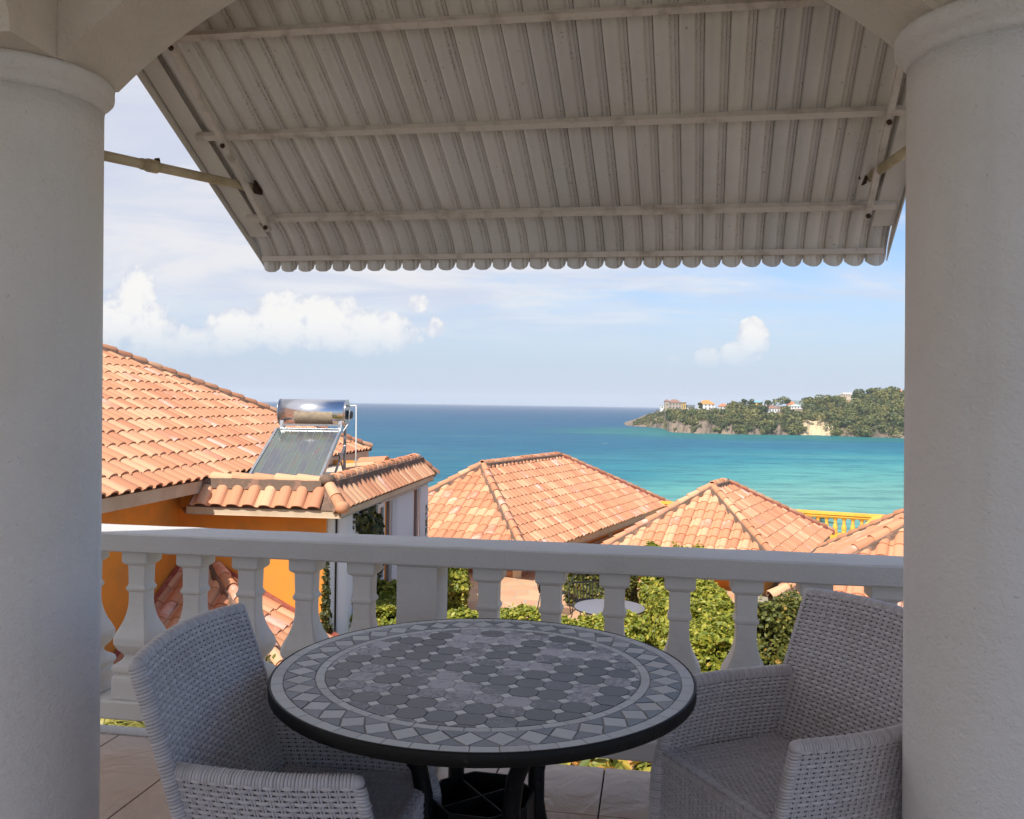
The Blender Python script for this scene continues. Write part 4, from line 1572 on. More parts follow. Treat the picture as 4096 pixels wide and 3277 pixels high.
glazed_door(1493, 1521, 5)
glazed_door(1623, 1632, 5)
for (p0, p1, mm, nm, o1) in ((1310, 1330, 'white_plain', 'door_jamb', 0.05), (1396, 1492, 'white_plain', 'wall_panel', 0.02), (1523, 1533, 'orange', 'wall_strip', 0.06), (1534, 1546, 'grey_metal', 'shutter_post', 0.12),
                             (1633, 1645, 'orange', 'wall_strip', 0.06), (1646, 1654, 'grey_metal', 'shutter_post', 0.12)):
    MB().box(s_of(p0), s_of(p1), 0.003, o1, -3.4, -0.345 if o1 < .1 else -0.45, lambda x, y, z: wr(x, z, y)).obj(nm, M[mm], HA)

# low hipped porch roof in the corner of the wing
pz0, ps, pt = -1.26, 0.626, 0.53
pd = MB()
TMAX, SMAX = 3.0, 3.6
hpt = lambda s, t: wf(s, pz0 - pt * max(t, s - ps), t)
pd.add([hpt(-1.2, 0.0), hpt(ps, 0), hpt(ps + TMAX, TMAX), hpt(-1.2, TMAX)], [(0, 1, 2, 3)])
pd.add([hpt(ps, 0), hpt(ps + TMAX, 0), hpt(ps + TMAX, TMAX)], [(0, 1, 2)])
porch = pd.obj('porch_roof', M['mortar'], HA)
RQ = Roof(porch, 1.0, 0.36)
# front-falling plane: eave at t = TMAX, along NH
RQ.face(hpt(-1.2, TMAX), NH, E_, pt, ps + TMAX + 1.2, TMAX, planes=[(ps + TMAX + 1.2, 0, -1 / math.sqrt(2), -1 / math.sqrt(2))])
RQ.face(hpt(ps + TMAX, 0), -E_, -NH, pt, TMAX, TMAX, planes=[(TMAX, 0, -1 / math.sqrt(2), -1 / math.sqrt(2))])
RQ.finish()
RQ.caps(hpt(ps + TMAX, TMAX), hpt(ps, 0) + Zv * 0.01)
fl_ = MB()
fl_.bar(hpt(-0.4, 0.03) + Zv * .06, hpt(ps, 0.03) + Zv * .06, 0.06, 0.12)
fl_.bar(hpt(ps, 0.03) + Zv * .06, hpt(ps + 2.3, 0.03) + Zv * .06, 0.06, 0.12)
a_ = WI + NH * 0.03
fl_.bar(wf(0.06, pz0 + .06, 0.0), wf(0.06, pz0 - pt * 2.6 + .06, 2.6), 0.06, 0.12)
fl_.obj('flashing', M['mortar_red'], porch)

# ------------------------------------------------ solar water heater on the wing roof
SW = thing('solar_water_heater', 'solar water heater with polished steel tank above a tilted glass panel on the flat roof', 'water heater', (-3.97, 16.2, -0.02))
tl, tr_, bl, br_ = Vector((-4.59, 17.0, .947)), Vector((-3.35, 17.0, .947)), Vector((-4.58, 15.2, .17)), Vector((-3.33, 15.2, .17))
gm = bpy.data.materials.new('collector_glass')
gm.use_nodes = True
N = NT(gm.node_tree)
co = N.n('ShaderNodeTexCoord').outputs['Object']
sp_ = N.n('ShaderNodeSeparateXYZ', {0: co})
stp = N.noise(N.n('ShaderNodeCombineXYZ', {0: N.m('MULTIPLY', sp_.outputs[0], 2.6), 1: N.m('MULTIPLY', sp_.outputs[1], 0.8), 2: 0.0}).outputs[0], 1.6, 4.0, 0.6, 0.5)
c = N.ramp(stp, [(0.3, (0.06, 0.075, 0.095)), (0.45, (0.085, 0.09, 0.10)), (0.56, (0.09, 0.12, 0.095)), (0.68, (0.12, 0.09, 0.085)), (0.8, (0.08, 0.09, 0.105))])
b = N.n('ShaderNodeBsdfPrincipled', {'Base Color': c, 'Roughness': 0.12, 'Specular IOR Level': 0.7, 'Coat Weight': 0.6, 'Coat Roughness': 0.05})
N.n('ShaderNodeOutputMaterial', {0: b.outputs[0]})
nrm = (tr_ - tl).cross(tl - bl).normalized()
MB().add([bl, br_, tr_, tl] + [p - nrm * 0.07 for p in (bl, br_, tr_, tl)], [(0, 1, 2, 3), (4, 7, 6, 5), (0, 4, 5, 1), (1, 5, 6, 2), (2, 6, 7, 3), (3, 7, 4, 0)]).obj('collector_panel', gm, SW)
fr = MB()
for a, b2 in ((bl, br_), (br_, tr_), (tr_, tl), (tl, bl)):
    fr.bar(a - nrm * .03, b2 - nrm * .03, 0.045, 0.095, nrm)
fr.obj('panel_frame', M['galv'], SW)
rb = MB()
for k in range(1, 8):
    f = k / 8
    p, q_ = bl.lerp(br_, f), tl.lerp(tr_, f)
    rb.bar(p + nrm * .002, q_ + nrm * .002, 0.008, 0.006, nrm)
rb.obj('absorber_ribs', M['grey_metal'], SW)
# tank, axis along x
ty, tz_, trr = 17.28, 1.27, 0.262
xs0, xs1 = -4.60, -3.27
tk = MB().tube([(xs0, ty, tz_), (xs1, ty, tz_)], trr, 40).obj('tank', M['steel'], SW)
for x in (xs0 - .004, xs1 - 0.012):
    MB().tube([(x, ty, tz_), (x + 0.016, ty, tz_)], trr + 0.006, 40).obj('end_cap', M['steel'], tk)
lb = MB()
vs, fs = [], []
for k in range(9):
    a = R(200 - 62 * k / 8) + R(38)
    for x in (-4.27, -3.52):
        vs.append((x, ty + (trr + .003) * math.cos(a), tz_ + (trr + .003) * math.sin(a)))
for k in range(8):
    fs.append((k * 2, k * 2 + 1, k * 2 + 3, k * 2 + 2))
lb.add(vs, fs, True)
lb.obj('faded_label', mat('faded_label', (0.50, 0.40, 0.28, 1), 0.7, 0.3, var=(0.36, 0.30, 0.22, 1), vscale=14), tk)
ct = MB()
ct.bar((xs0 + .10, ty - .23, tz_ - .245), (xs1 - .10, ty - .23, tz_ - .245), 0.05, 0.04)
for x in (xs0 + .09, xs1 - .09):
    ct.bar((x, ty - .23, tz_ - .30), (x, ty - .21, tz_ - .16), 0.07, 0.05)
ct.obj('cradle', M['galv'], SW)
for x in (xs0 + 0.06, xs1 - 0.05):
    for a, b2, w_ in (((x, ty + .05, -0.02), (x, ty + .05, tz_ - .22), 0.05), ((x, ty - 1.1, 0.02), (x, ty + .05, 0.62), 0.035), ((x, ty - 0.55, 0.50), (x, ty + .05, 0.05), 0.03), ((x, ty - 1.95, 0.02), (x, ty + .05, 0.02), 0.035)):
        MB().bar(a, b2, w_).obj('stand_leg' if w_ == 0.05 else 'strut', M['galv'], SW)
vp = MB()
vp.tube([(xs1, ty, tz_ + .14), (xs1 + .17, ty, tz_ + .15), (xs1 + .175, ty, tz_ + .13), (xs1 + .20, ty - .1, 0.75), (xs1 + .22, ty - .2, 0.1)], 0.013, 8)
vp.obj('vent_pipe', M['pvc'], SW)
vp = MB()
vp.tube([(xs1 + .02, ty - .1, tz_ + .06), (xs1 + .06, ty - .1, tz_ + .04), (xs1 + .05, ty - .12, tz_ - .2), (xs1 - .02, ty - .3, tz_ - .36)], 0.014, 8)
vp.obj('feed_pipe', M['pvc'], SW)
MB().tube([(xs1 + .012, ty + .02, tz_ - .04), (xs1 + .10, ty + .02, tz_ - .04)], [0.10, 0.07], 12).obj('valve_cover', M['dark'], SW)
# loose cap tiles lying on the flat roof behind the heater
for k, (x, y, z, rz, lb_) in enumerate(((-2.92, 18.6, 0.06, 85, 'loose ridge tile lying on the flat roof just right of the heater leg'),
                                        (-2.66, 17.3, 0.06, 95, 'loose terracotta ridge tile lying nearest the parapet, right of the heater'),
                                        (-2.75, 19.3, 0.14, 70, 'loose ridge tile on top of the pile at the back of the flat roof'))):
    o = link('loose_ridge_tile', CAP, None, (x, y, z), R(rz), label=lb_, category='roof tile', group='loose ridge tiles on the flat roof')
    o.scale = (1.5, 1.7, 1.5)


# ------------------------------------------------ hipped houses in the middle and at right
def hip_house(label, F, Rr, CL, P, Q, loc_z, wall_in, caps_red=False, wall='orange', extra=None, back=None):
    """F front eave corner, Rr right-rear corner, CL left corner, P and Q ridge ends"""
    F, Rr, CL, P, Q = (Vector(p) for p in (F, Rr, CL, P, Q))
    H = thing('tiled_house', label, 'house', (0.5 * (CL.x + Rr.x), 0.5 * (CL.y + Rr.y), loc_z))
    BL = CL + (Rr - F)
    dz = Vector((0, 0, -0.025))
    deck = poly_obj('roof', [[F + dz, Rr + dz, Q + dz, P + dz], [CL + dz, F + dz, P + dz]], M['mortar'], H)
    poly_obj('back_slopes', [[BL + dz, CL + dz, P + dz, Q + dz], [Rr + dz, BL + dz, Q + dz]], M['tile_bulk'], deck)
    rf = Roof(deck)

    def slope(A_, B_, tops):
        """tile the plane over eave A_ -> B_ (A_ on the left seen from outside), bounded by hips to tops"""
        e = (B_ - A_)
        L = e.length
        e.normalize()
        n_ = Zv.cross(e)                       # inward
        pt_ = tops[0] - A_
        bm_ = pt_.dot(n_)
        tn = pt_.z / bm_
        pl = []
        a0_, b0_ = pt_.dot(e), pt_.dot(n_)
        l = math.hypot(a0_, b0_)
        pl.append((0, 0, b0_ / l, -a0_ / l))
        q_ = tops[-1] - A_
        a1, b1 = q_.dot(e), q_.dot(n_)
        dx, dy = a1 - L, b1
        l = math.hypot(dx, dy)
        pl.append((L, 0, -dy / l, dx / l))
        rf.face(A_, e, n_, tn, L, bm_, planes=pl)

    slope(F, Rr, [P, Q])
    slope(CL, F, [P])
    rf.finish()
    rf.caps(F, P)
    rf.caps(CL, P)
    rf.caps(Rr, Q, red=caps_red)
    if (Q - P).length > 0.3:
        rf.caps(P, Q)
    er, el = (Rr - F).normalized(), (CL - F).normalized()
    for a, b2 in ((F, Rr), (CL, F)):
        i_ = (Zv.cross((b2 - a).normalized())) * 0.05
        MB().bar(a + i_ - Zv * 0.14, b2 + i_ - Zv * 0.14, 0.03, 0.20).obj('fascia', M['soffit'], H)
    poly_obj('soffit', [[p - Zv * 0.235 for p in (F, Rr, BL, CL)]], M['soffit'], H)
    a = F + er * wall_in + el * wall_in
    b2 = Rr - er * wall_in + el * wall_in
    c3 = CL + er * wall_in - el * wall_in
    d = BL - er * wall_in - el * wall_in
    zt = F.z - 0.236
    zb = loc_z
    quad = lambda p, q2: [Vector((p.x, p.y, zb)), Vector((q2.x, q2.y, zb)), Vector((q2.x, q2.y, zt)), Vector((p.x, p.y, zt))]
    poly_obj('wall', [quad(a, b2), quad(c3, a), quad(d, c3), quad(b2, d)], M[wall], H)
    return H, a, b2, c3, er, el


B_F = Vector((0.406, 21.6, -2.27))
B_R = Vector((6.07, 33.37, -2.27))
b_el = Vector((-0.902, 0.433, 0))
B_P = Vector((-0.83, 25.27, -0.31))
B_Q = Vector((1.706, 30.55, -0.31))
HB, wa, wb, wc_, ber, bel = hip_house('orange house with long tiled hip roof standing in the middle, before the bay', B_F, B_R, B_F + b_el * 5.486, B_P, B_Q, -3.05, 0.50, True)
# porch pillars and plinth under the right eave
pp = F0 = B_F
for k in range(5):
    p = B_F + ber * (0.55 + 2.35 * k) + bel * 0.5
    MB().box(p.x - 0.11, p.x + 0.11, p.y - 0.11, p.y + 0.11, -3.0, -2.51).obj('porch_pillar', M['cream_plain'], HB)
mb = MB()
for p, q_ in ((wa, wb), (wc_, wa)):
    o_ = (q_ - p).normalized().cross(Zv) * 0.03
    mb.bar(Vector((p.x, p.y, -2.90)) + o_ * 1.2, Vector((q_.x, q_.y, -2.90)) + o_ * 1.2, 0.07, 0.22)
mb.obj('stone_plinth', M['plinth'], HB)

C_F = Vector((6.41, 20.2, -2.32))
C_el, C_er = Vector((-0.884, 0.467, 0)), Vector((0.467, 0.884, 0))
C_P = Vector((5.42, 23.41, -0.66))
HC, *_r = hip_house('orange house with steep tiled pyramid roof between the long roof and the right column', C_F, (9.90, 26.8, -2.32), C_F + C_el * 4.75, C_P, (6.13, 24.75, -0.66), -3.6, 0.6, True)
D_L = Vector((4.25, 14.0, -1.59))
D_el, D_er = Vector((-0.887, 0.46, 0)), Vector((0.46, 0.887, 0))
D_F = D_L - D_el * 5.52
D_P = Vector((8.02, 15.2, 0.12))
HD, da, db, dc, der, del_ = hip_house('tiled roof house at far right, mostly behind the right column', D_F, D_F + D_er * 5.53, D_L, D_P, D_P + Vector((.05, .1, 0)), -3.4, 0.55, False)
# tile its left slope too, seen edge-on
deckD = [o for o in HD.children if o.name.startswith('roof')][0]
rD = Roof(deckD)
BLd = D_L + D_er * 5.53
e_ = (D_L - BLd).normalized()
n_ = Zv.cross(e_)
bm_ = (D_P - BLd).dot(n_)
rD.face(BLd, e_, n_, (D_P.z - BLd.z) / bm_, 5.53, bm_, planes=[(0, 0, .7071, -.7071), (5.53, 0, -.7071, -.7071)])
rD.finish(200)
rD.caps(BLd, D_P)

# ------------------------------------------------ yellow roof terrace with its own balustrade
YT = thing('yellow_terrace', 'yellow painted terrace with bulbous balusters between the tiled roofs at right', 'terrace', (11.0, 29.5, -3.3))
cr_ = Vector((12.6, 29.6, 0))
d1 = Vector((-0.905, 0.425, 0)).normalized()
d2 = Vector((-0.48, -0.877, 0)).normalized()
zt = -2.1
mb = MB()
pL = cr_ + d1 * 7.8
for (dz0, hh, ww) in ((-0.04, 0.08, 0.34), (-0.12, 0.08, 0.26), (-0.175, 0.05, 0.20)):
    mb.bar(cr_ + Zv * (zt + dz0), pL + Zv * (zt + dz0), ww, hh)
mb.obj('handrail', M['yellow'], YT)
mb = MB()
for (dz0, hh, ww) in ((-0.037, 0.085, 0.35), (-0.117, 0.08, 0.27), (-0.175, 0.05, 0.21)):
    mb.bar(cr_ - d2 * .17 + Zv * (zt + dz0), cr_ + d2 * 4.2 + Zv * (zt + dz0), ww, hh)
mb.obj('handrail', M['yellow'], YT)
pr = [(0.085, 0.0), (0.085, 0.05), (0.06, 0.07), (0.075, 0.11), (0.088, 0.16), (0.082, 0.22), (0.06, 0.30), (0.05, 0.36), (0.056, 0.38), (0.056, 0.40), (0.048, 0.42), (0.06, 0.46), (0.08, 0.49), (0.08, 0.52)]
yb = MB().lathe(pr, (0, 0, 0), 14).mesh('baluster', M['yellow'])
yinv = parent_world(YT).inverted()
for k in range(26):
    link('baluster', yb, YT, mw=yinv @ Matrix.Translation(cr_ + d1 * (0.30 + 0.285 * k) + Zv * (zt - 0.20 - 0.52)))
for k in range(13):
    link('baluster', yb, YT, mw=yinv @ Matrix.Translation(cr_ + d2 * (0.42 + 0.285 * k) + Zv * (zt - 0.20 - 0.52)))
mb = MB()
mb.bar(cr_ + Zv * (zt - 1.0), pL + Zv * (zt - 1.0), 0.30, 0.55)
mb.bar(cr_ + d2 * 0.2 + Zv * (zt - 1.0), cr_ + d2 * 4.2 + Zv * (zt - 1.0), 0.30, 0.55)
mb.bar(cr_ - d2 * .05 + Zv * (zt - 2.0), cr_ + d1 * 7.8 - d2 * .05 + Zv * (zt - 2.0), 0.5, 2.0)
mb.obj('parapet_wall', M['yellow'], YT)
mb = MB()
a = cr_ + d1 * 3.6 + d2 * 0.6
mb.bar(a + Zv * (zt - 0.98), a - d1 * 1.7 + Zv * (zt - 0.98), 0.5, 0.06)
mb.obj('ledge', M['white_plain'], YT)

# ================================================================== PLANTS
def leaf_mat(name, stops, rough=0.45, trans=0.25):
    m = bpy.data.materials.new(name)
    m.use_nodes = True
    N = NT(m.node_tree)
    rnd = N.n('ShaderNodeNewGeometry').outputs['Random Per Island']
    c = N.ramp(rnd, stops)
    b = N.n('ShaderNodeBsdfPrincipled', {'Base Color': c, 'Roughness': rough, 'Specular IOR Level': 0.4})
    tr = N.n('ShaderNodeBsdfTranslucent', {'Color': c})
    mx = N.n('ShaderNodeMixShader', {0: trans, 1: b.outputs[0], 2: tr.outputs[0]})
    N.n('ShaderNodeOutputMaterial', {0: mx.outputs[0]})
    return m


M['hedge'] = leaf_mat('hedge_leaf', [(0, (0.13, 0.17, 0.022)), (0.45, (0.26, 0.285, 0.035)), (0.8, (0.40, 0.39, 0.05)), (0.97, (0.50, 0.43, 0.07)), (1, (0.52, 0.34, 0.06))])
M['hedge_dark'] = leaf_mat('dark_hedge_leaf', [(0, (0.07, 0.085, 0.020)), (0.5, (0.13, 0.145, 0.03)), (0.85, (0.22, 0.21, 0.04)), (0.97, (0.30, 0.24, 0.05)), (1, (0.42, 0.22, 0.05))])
M['ivy'] = leaf_mat('ivy_leaf', [(0, (0.04, 0.055, 0.016)), (0.6, (0.085, 0.095, 0.025)), (1, (0.15, 0.14, 0.035))])
M['croton'] = leaf_mat('croton_leaf', [(0, (0.10, 0.14, 0.03)), (0.4, (0.28, 0.28, 0.05)), (0.7, (0.48, 0.38, 0.06)), (1, (0.55, 0.22, 0.05))])
M['blade'] = leaf_mat('strap_leaf', [(0, (0.16, 0.19, 0.035)), (0.5, (0.30, 0.28, 0.05)), (1, (0.48, 0.40, 0.10))])
M['palm'] = leaf_mat('palm_leaf', [(0, (0.05, 0.07, 0.025)), (1, (0.12, 0.13, 0.04))])
M['petal'] = leaf_mat('pink_petal', [(0, (0.60, 0.06, 0.14)), (1, (0.75, 0.16, 0.22))])


def leaf(mb, p, n, size, long=1.7, fold=0.25):
    """one folded leaf, about +-random roll round its normal"""
    n = n.normalized()
    t = n.cross(Vector((random.gauss(0, 1), random.gauss(0, 1), random.gauss(0, 1)))).normalized()
    b_ = n.cross(t)
    l, w = size * long * 0.5, size * 0.5
    up = n * (w * fold)
    vs = [p - t * l, p - t * l * .2 + b_ * w + up, p + t * l * .45 + b_ * w * .8 + up, p + t * l, p + t * l * .45 - b_ * w * .8 + up, p - t * l * .2 - b_ * w + up]
    mb.add(vs, [(0, 3, 2, 1), (0, 5, 4, 3)])


def jitter_dir(n, s):
    return (n + Vector((random.gauss(0, s), random.gauss(0, s), random.gauss(0, s)))).normalized()


def lump(p, k=1.0):
    return 0.5 * (math.sin(p.x * 3.1 * k + 1.3 * p.y * k) + math.sin(p.y * 2.7 * k - p.z * 3.7 * k + 0.7) + math.sin(p.z * 5.1 * k + p.x * 1.9 * k))


def hedge(label, a, b2, half, z0, z1, count, m='hedge', size=0.05, group=None, cat='hedge', name='hedge', top=0.35, rough=0.10):
    """clipped hedge along a-b; leaves in a shell of uneven depth round a dark inside"""
    a, b2 = Vector(a), Vector(b2)
    d = (b2 - a)
    L = d.length
    d.normalize()
    s = Vector((-d.y, d.x, 0))
    mid = (a + b2) / 2
    t = thing(name, label, cat, (mid.x, mid.y, z0), 0, group)
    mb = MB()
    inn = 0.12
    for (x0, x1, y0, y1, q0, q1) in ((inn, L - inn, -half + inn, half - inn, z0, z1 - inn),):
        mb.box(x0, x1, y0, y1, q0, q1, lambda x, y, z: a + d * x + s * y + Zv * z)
    mb.obj('dark_core', M['core'], t)  # solid dark box standing in for the shaded inside, blocks see-through
    mb = MB()
    faces = [(L * half * 2 * 1.3, 't'), (L * (z1 - z0), 'f'), (L * (z1 - z0) * 0.55, 'k'), (2 * half * (z1 - z0), 'l'), (2 * half * (z1 - z0), 'r')]
    tot = sum(w for w, _ in faces)
    for w, nm in faces:
        for _ in range(int(count * w / tot)):
            x, y, z = random.uniform(0, L), random.uniform(-half, half), random.uniform(z0, z1)
            if nm == 't':
                z, n_ = z1, Zv
            elif nm in 'fk':
                sg = -1 if (s.y > 0) == (nm == 'f') else 1
                y, n_ = sg * half, s * sg
            else:
                sg = 1 if nm == 'r' else -1
                x, n_ = (L if sg > 0 else 0), d * sg
            p = a + d * x + s * y + Zv * z
            p = p + n_ * (rough * lump(p, 1.6) + 0.035 * lump(p, 6.0) - abs(random.gauss(0, 0.085)) + 0.03)
            leaf(mb, p, jitter_dir(n_ + Zv * 0.35, 0.6), size * random.choice((0.6, 0.8, 1.0, 1.15, 1.45)))
    # stray shoots on top
    for _ in range(int(L * 5)):
        p = a + d * random.uniform(0, L) + s * random.uniform(-half, half) + Zv * z1
        for k in range(random.randint(3, 7)):
            q_ = p + Vector((random.gauss(0, .015), random.gauss(0, .015), 0.02 + 0.028 * k))
            leaf(mb, q_, jitter_dir(Zv, 0.9), size * 0.9)
    mb.obj('foliage', M[m], t, kind='stuff')
    return t


G = 'clipped green hedges in the garden'
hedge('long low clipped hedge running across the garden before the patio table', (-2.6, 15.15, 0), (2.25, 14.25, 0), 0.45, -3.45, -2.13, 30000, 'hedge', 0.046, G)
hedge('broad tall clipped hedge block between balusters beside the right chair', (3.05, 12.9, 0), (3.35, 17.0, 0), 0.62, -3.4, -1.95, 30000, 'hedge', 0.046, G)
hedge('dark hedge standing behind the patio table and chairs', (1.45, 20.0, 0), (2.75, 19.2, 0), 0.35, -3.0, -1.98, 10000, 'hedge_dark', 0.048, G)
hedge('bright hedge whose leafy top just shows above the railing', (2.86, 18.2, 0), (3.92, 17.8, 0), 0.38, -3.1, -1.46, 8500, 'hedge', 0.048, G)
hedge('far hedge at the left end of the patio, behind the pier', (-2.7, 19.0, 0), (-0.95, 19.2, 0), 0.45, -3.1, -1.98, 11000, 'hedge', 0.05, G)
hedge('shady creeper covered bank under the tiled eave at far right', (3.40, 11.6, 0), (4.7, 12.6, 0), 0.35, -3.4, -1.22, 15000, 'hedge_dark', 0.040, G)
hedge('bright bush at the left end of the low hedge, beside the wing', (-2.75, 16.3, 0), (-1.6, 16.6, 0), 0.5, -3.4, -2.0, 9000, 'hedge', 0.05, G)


# ivy bush on the wing wall, and a thin creeper on its corner
def ivy(label, spots, m, size, name='ivy', cat='ivy'):
    p0 = spots[0][0]
    t = thing(name, label, cat, (p0[0], p0[1], -3.4))
    mb = MB()
    st = MB()
    for (p, r, cnt) in spots:
        p = Vector(p)
        for _ in range(cnt):
            dv = Vector((random.gauss(0, 1), random.gauss(0, 1), random.gauss(0, 1))).normalized()
            q_ = p + Vector((dv.x * r[0], dv.y * r[1], dv.z * r[2])) * random.uniform(0.6, 1.05)
            leaf(mb, q_, jitter_dir(dv + NH * 0.3, 0.5), size * random.uniform(.7, 1.3))
    zs = sorted(sp[0][2] for sp in spots)
    x, y = spots[0][0][0], spots[0][0][1]
    st.tube([(x, y, -3.4), (x + .02, y, (zs[0] + zs[-1]) / 2), (x, y, zs[-1])], 0.018, 6)
    st.obj('stem', M['bark'], t)
    mb.obj('foliage', M[m], t, kind='stuff')
    return t


sp1 = []
for k in range(9):
    s = s_of(1400 + 78 * random.random() ** 0.9)
    z = -0.55 - 2.6 * k / 8
    sp1.append((tuple(wr(s_of(1420 + 30 * (k % 2)), z, 0.16)), (0.22, 0.75, 0.32), 620))
ivy('dark ivy bush filling the gap between the white shutters of the wing', sp1, 'ivy', 0.055)
sp2 = [(tuple(wr(-0.06, -0.95 - 0.2 * k, 0.03)), (0.03 + 0.014 * k, 0.06, 0.13), 26 + 14 * k) for k in range(11)]
ivy('thin creeper climbing the front corner of the orange wing', sp2, 'ivy', 0.045)
sp3 = [(tuple(wr(6.55, -1.0 - 0.27 * k, 0.18)), (0.05, 0.1, 0.16), 50) for k in range(8)]
ivy('narrow creeper at the far end of the white shutters', sp3, 'hedge_dark', 0.05)


def shrub(label, c, r, n_, m, size, name='shrub', cat='shrub', flowers=0, stems=7, group=None):
    c = Vector(c)
    t = thing(name, label, cat, (c.x, c.y, gz(c.x, c.y)), 0, group)
    mb, st, fw = MB(), MB(), MB()
    base = Vector((c.x, c.y, gz(c.x, c.y)))
    tips = []
    for k in range(stems):
        dv = Vector((random.uniform(-1, 1) * r[0], random.uniform(-1, 1) * r[1], random.uniform(0.2, 1) * r[2]))
        e = c + dv
        st.tube([base, base.lerp(e, .5) + Vector((random.gauss(0, .05), random.gauss(0, .05), .05)), e], [0.014, 0.009, 0.004], 5)
        tips.append(e)
    for _ in range(n_):
        tp_ = random.choice(tips)
        f = random.random() ** 0.6
        q_ = base.lerp(tp_, f) + Vector((random.gauss(0, .12 * r[0]), random.gauss(0, .12 * r[1]), random.gauss(0, .1 * r[2])))
        leaf(mb, q_, jitter_dir(Zv, 0.7), size * random.uniform(.7, 1.3), 2.0)
    for _ in range(flowers):
        tp_ = random.choice(tips) + Vector((random.gauss(0, .04), random.gauss(0, .04), random.gauss(.02, .03)))
        for k in range(4):
            leaf(fw, tp_ + Vector((random.gauss(0, .015), random.gauss(0, .015), random.gauss(0, .015))), jitter_dir(Zv, .8), 0.03, 1.0)
    st.obj('stem', M['bark'], t)
    mb.obj('foliage', M[m], t, kind='stuff')
    if flowers:
        fw.obj('flowers', M['petal'], t, kind='stuff')
    return t


shrub('thin shrub with pink flowers in front of the porch roof', (-2.55, 9.6, -1.95), (0.35, 0.3, 0.75), 520, 'hedge_dark', 0.04, 'flowering_shrub', 'shrub', 26, 12)
GC = 'croton shrubs growing up to the terrace edge'
shrub('yellow and orange croton just below the terrace edge right of the table legs', (0.85, 7.2, -1.50), (0.75, 0.45, 0.30), 1700, 'croton', 0.085, 'croton', 'shrub', 0, 40, GC)
shrub('croton with yellow leaves by the terrace edge left of the table legs', (-0.65, 7.3, -1.50), (0.7, 0.4, 0.28), 1300, 'croton', 0.085, 'croton', 'shrub', 0, 32, GC)


def strap_plant(label, c, n_, L, group=None):
    c = Vector(c)
    t = thing('strap_leaf_plant', label, 'plant', (c.x, c.y, gz(c.x, c.y)), 0, group)
    mb = MB()
    for k in range(n_):
        a = random.uniform(0, 2 * math.pi)
        l = L * random.uniform(.6, 1.1)
        up = random.uniform(0.35, 1.0)
        dr = Vector((math.cos(a), math.sin(a), 0))
        sd_ = Vector((-math.sin(a), math.cos(a), 0))
        vs = []
        for i in range(6):
            f = i / 5
            p = c + dr * (l * f * (1.1 - up * .5)) + Zv * (l * up * (f - 0.75 * f * f))
            w = 0.016 * (1 - f) ** 0.6
            vs += [p - sd_ * w, p + sd_ * w]
        mb.add(vs, [(i * 2, i * 2 + 1, i * 2 + 3, i * 2 + 2) for i in range(5)])
    st = MB().tube([(c.x, c.y, gz(c.x, c.y)), (c.x, c.y, c.z + .05)], [0.06, 0.05], 8)
    st.obj('stem', M['bark'], t)
    mb.obj('leaves', M['blade'], t, kind='stuff')
    return t


GP = 'strap leaved plants below the terrace'
strap_plant('yellow-green strap leaved plant seen under the rail by the left column', (-3.40, 7.2, -1.35), 460, 0.85, GP)
strap_plant('strap leaved plant under the rail behind the left chair', (-2.75, 7.1, -1.35), 460, 0.85, GP)
strap_plant('green strap leaves behind the baluster next to the right chair back', (2.85, 8.6, -1.45), 120, 0.7, GP)


def palm(label, p, n_, L):
    p = Vector(p)
    t = thing('palm_tree', label, 'palm', (p.x, p.y, gz(p.x, p.y)))
    MB().tube([(p.x + .2, p.y, gz(p.x, p.y)), (p.x + .05, p.y, p.z - 1.5), p], [0.16, 0.13, 0.11], 10).obj('trunk', M['bark'], t)
    for k in range(n_):
        a = 2 * math.pi * k / n_ + random.gauss(0, .15)
        up = random.uniform(0.25, 1.3)
        mb = MB()
        dr = Vector((math.cos(a), math.sin(a), 0))
        pts = []
        for i in range(9):
            f = i / 8
            pts.append(p + dr * (L * f * (0.45 + 0.25 / up)) + Zv * (L * (up * f - 0.55 * f * f) * .7))
        mb.tube(pts, [0.018 * (1 - .8 * i / 8) for i in range(9)], 5)
        sd_ = Vector((-math.sin(a), math.cos(a), 0))
        for i in range(2, 34):
            f = i / 34
            q0 = pts[int(f * 8)].lerp(pts[min(8, int(f * 8) + 1)], f * 8 - int(f * 8))
            for sg in (-1, 1):
                ll = 0.42 * L * math.sin(math.pi * (0.12 + .85 * f)) ** .8 * .6
                tip = q0 + sd_ * sg * ll * .8 + dr * ll * .55 - Zv * ll * .15
                w = dr * 0.016
                mb.add([q0 - w, q0 + w, tip], [(0, 1, 2)])
        mb.obj('frond', M['palm'], t)
    return t


palm('small palm crown poking up behind the left end of the yellow balusters', (11.9, 34.0, -2.95), 13, 1.1)
palm('palm crown beside the yellow terrace corner, next to the right column', (15.0, 34.5, -3.4), 13, 1.5)

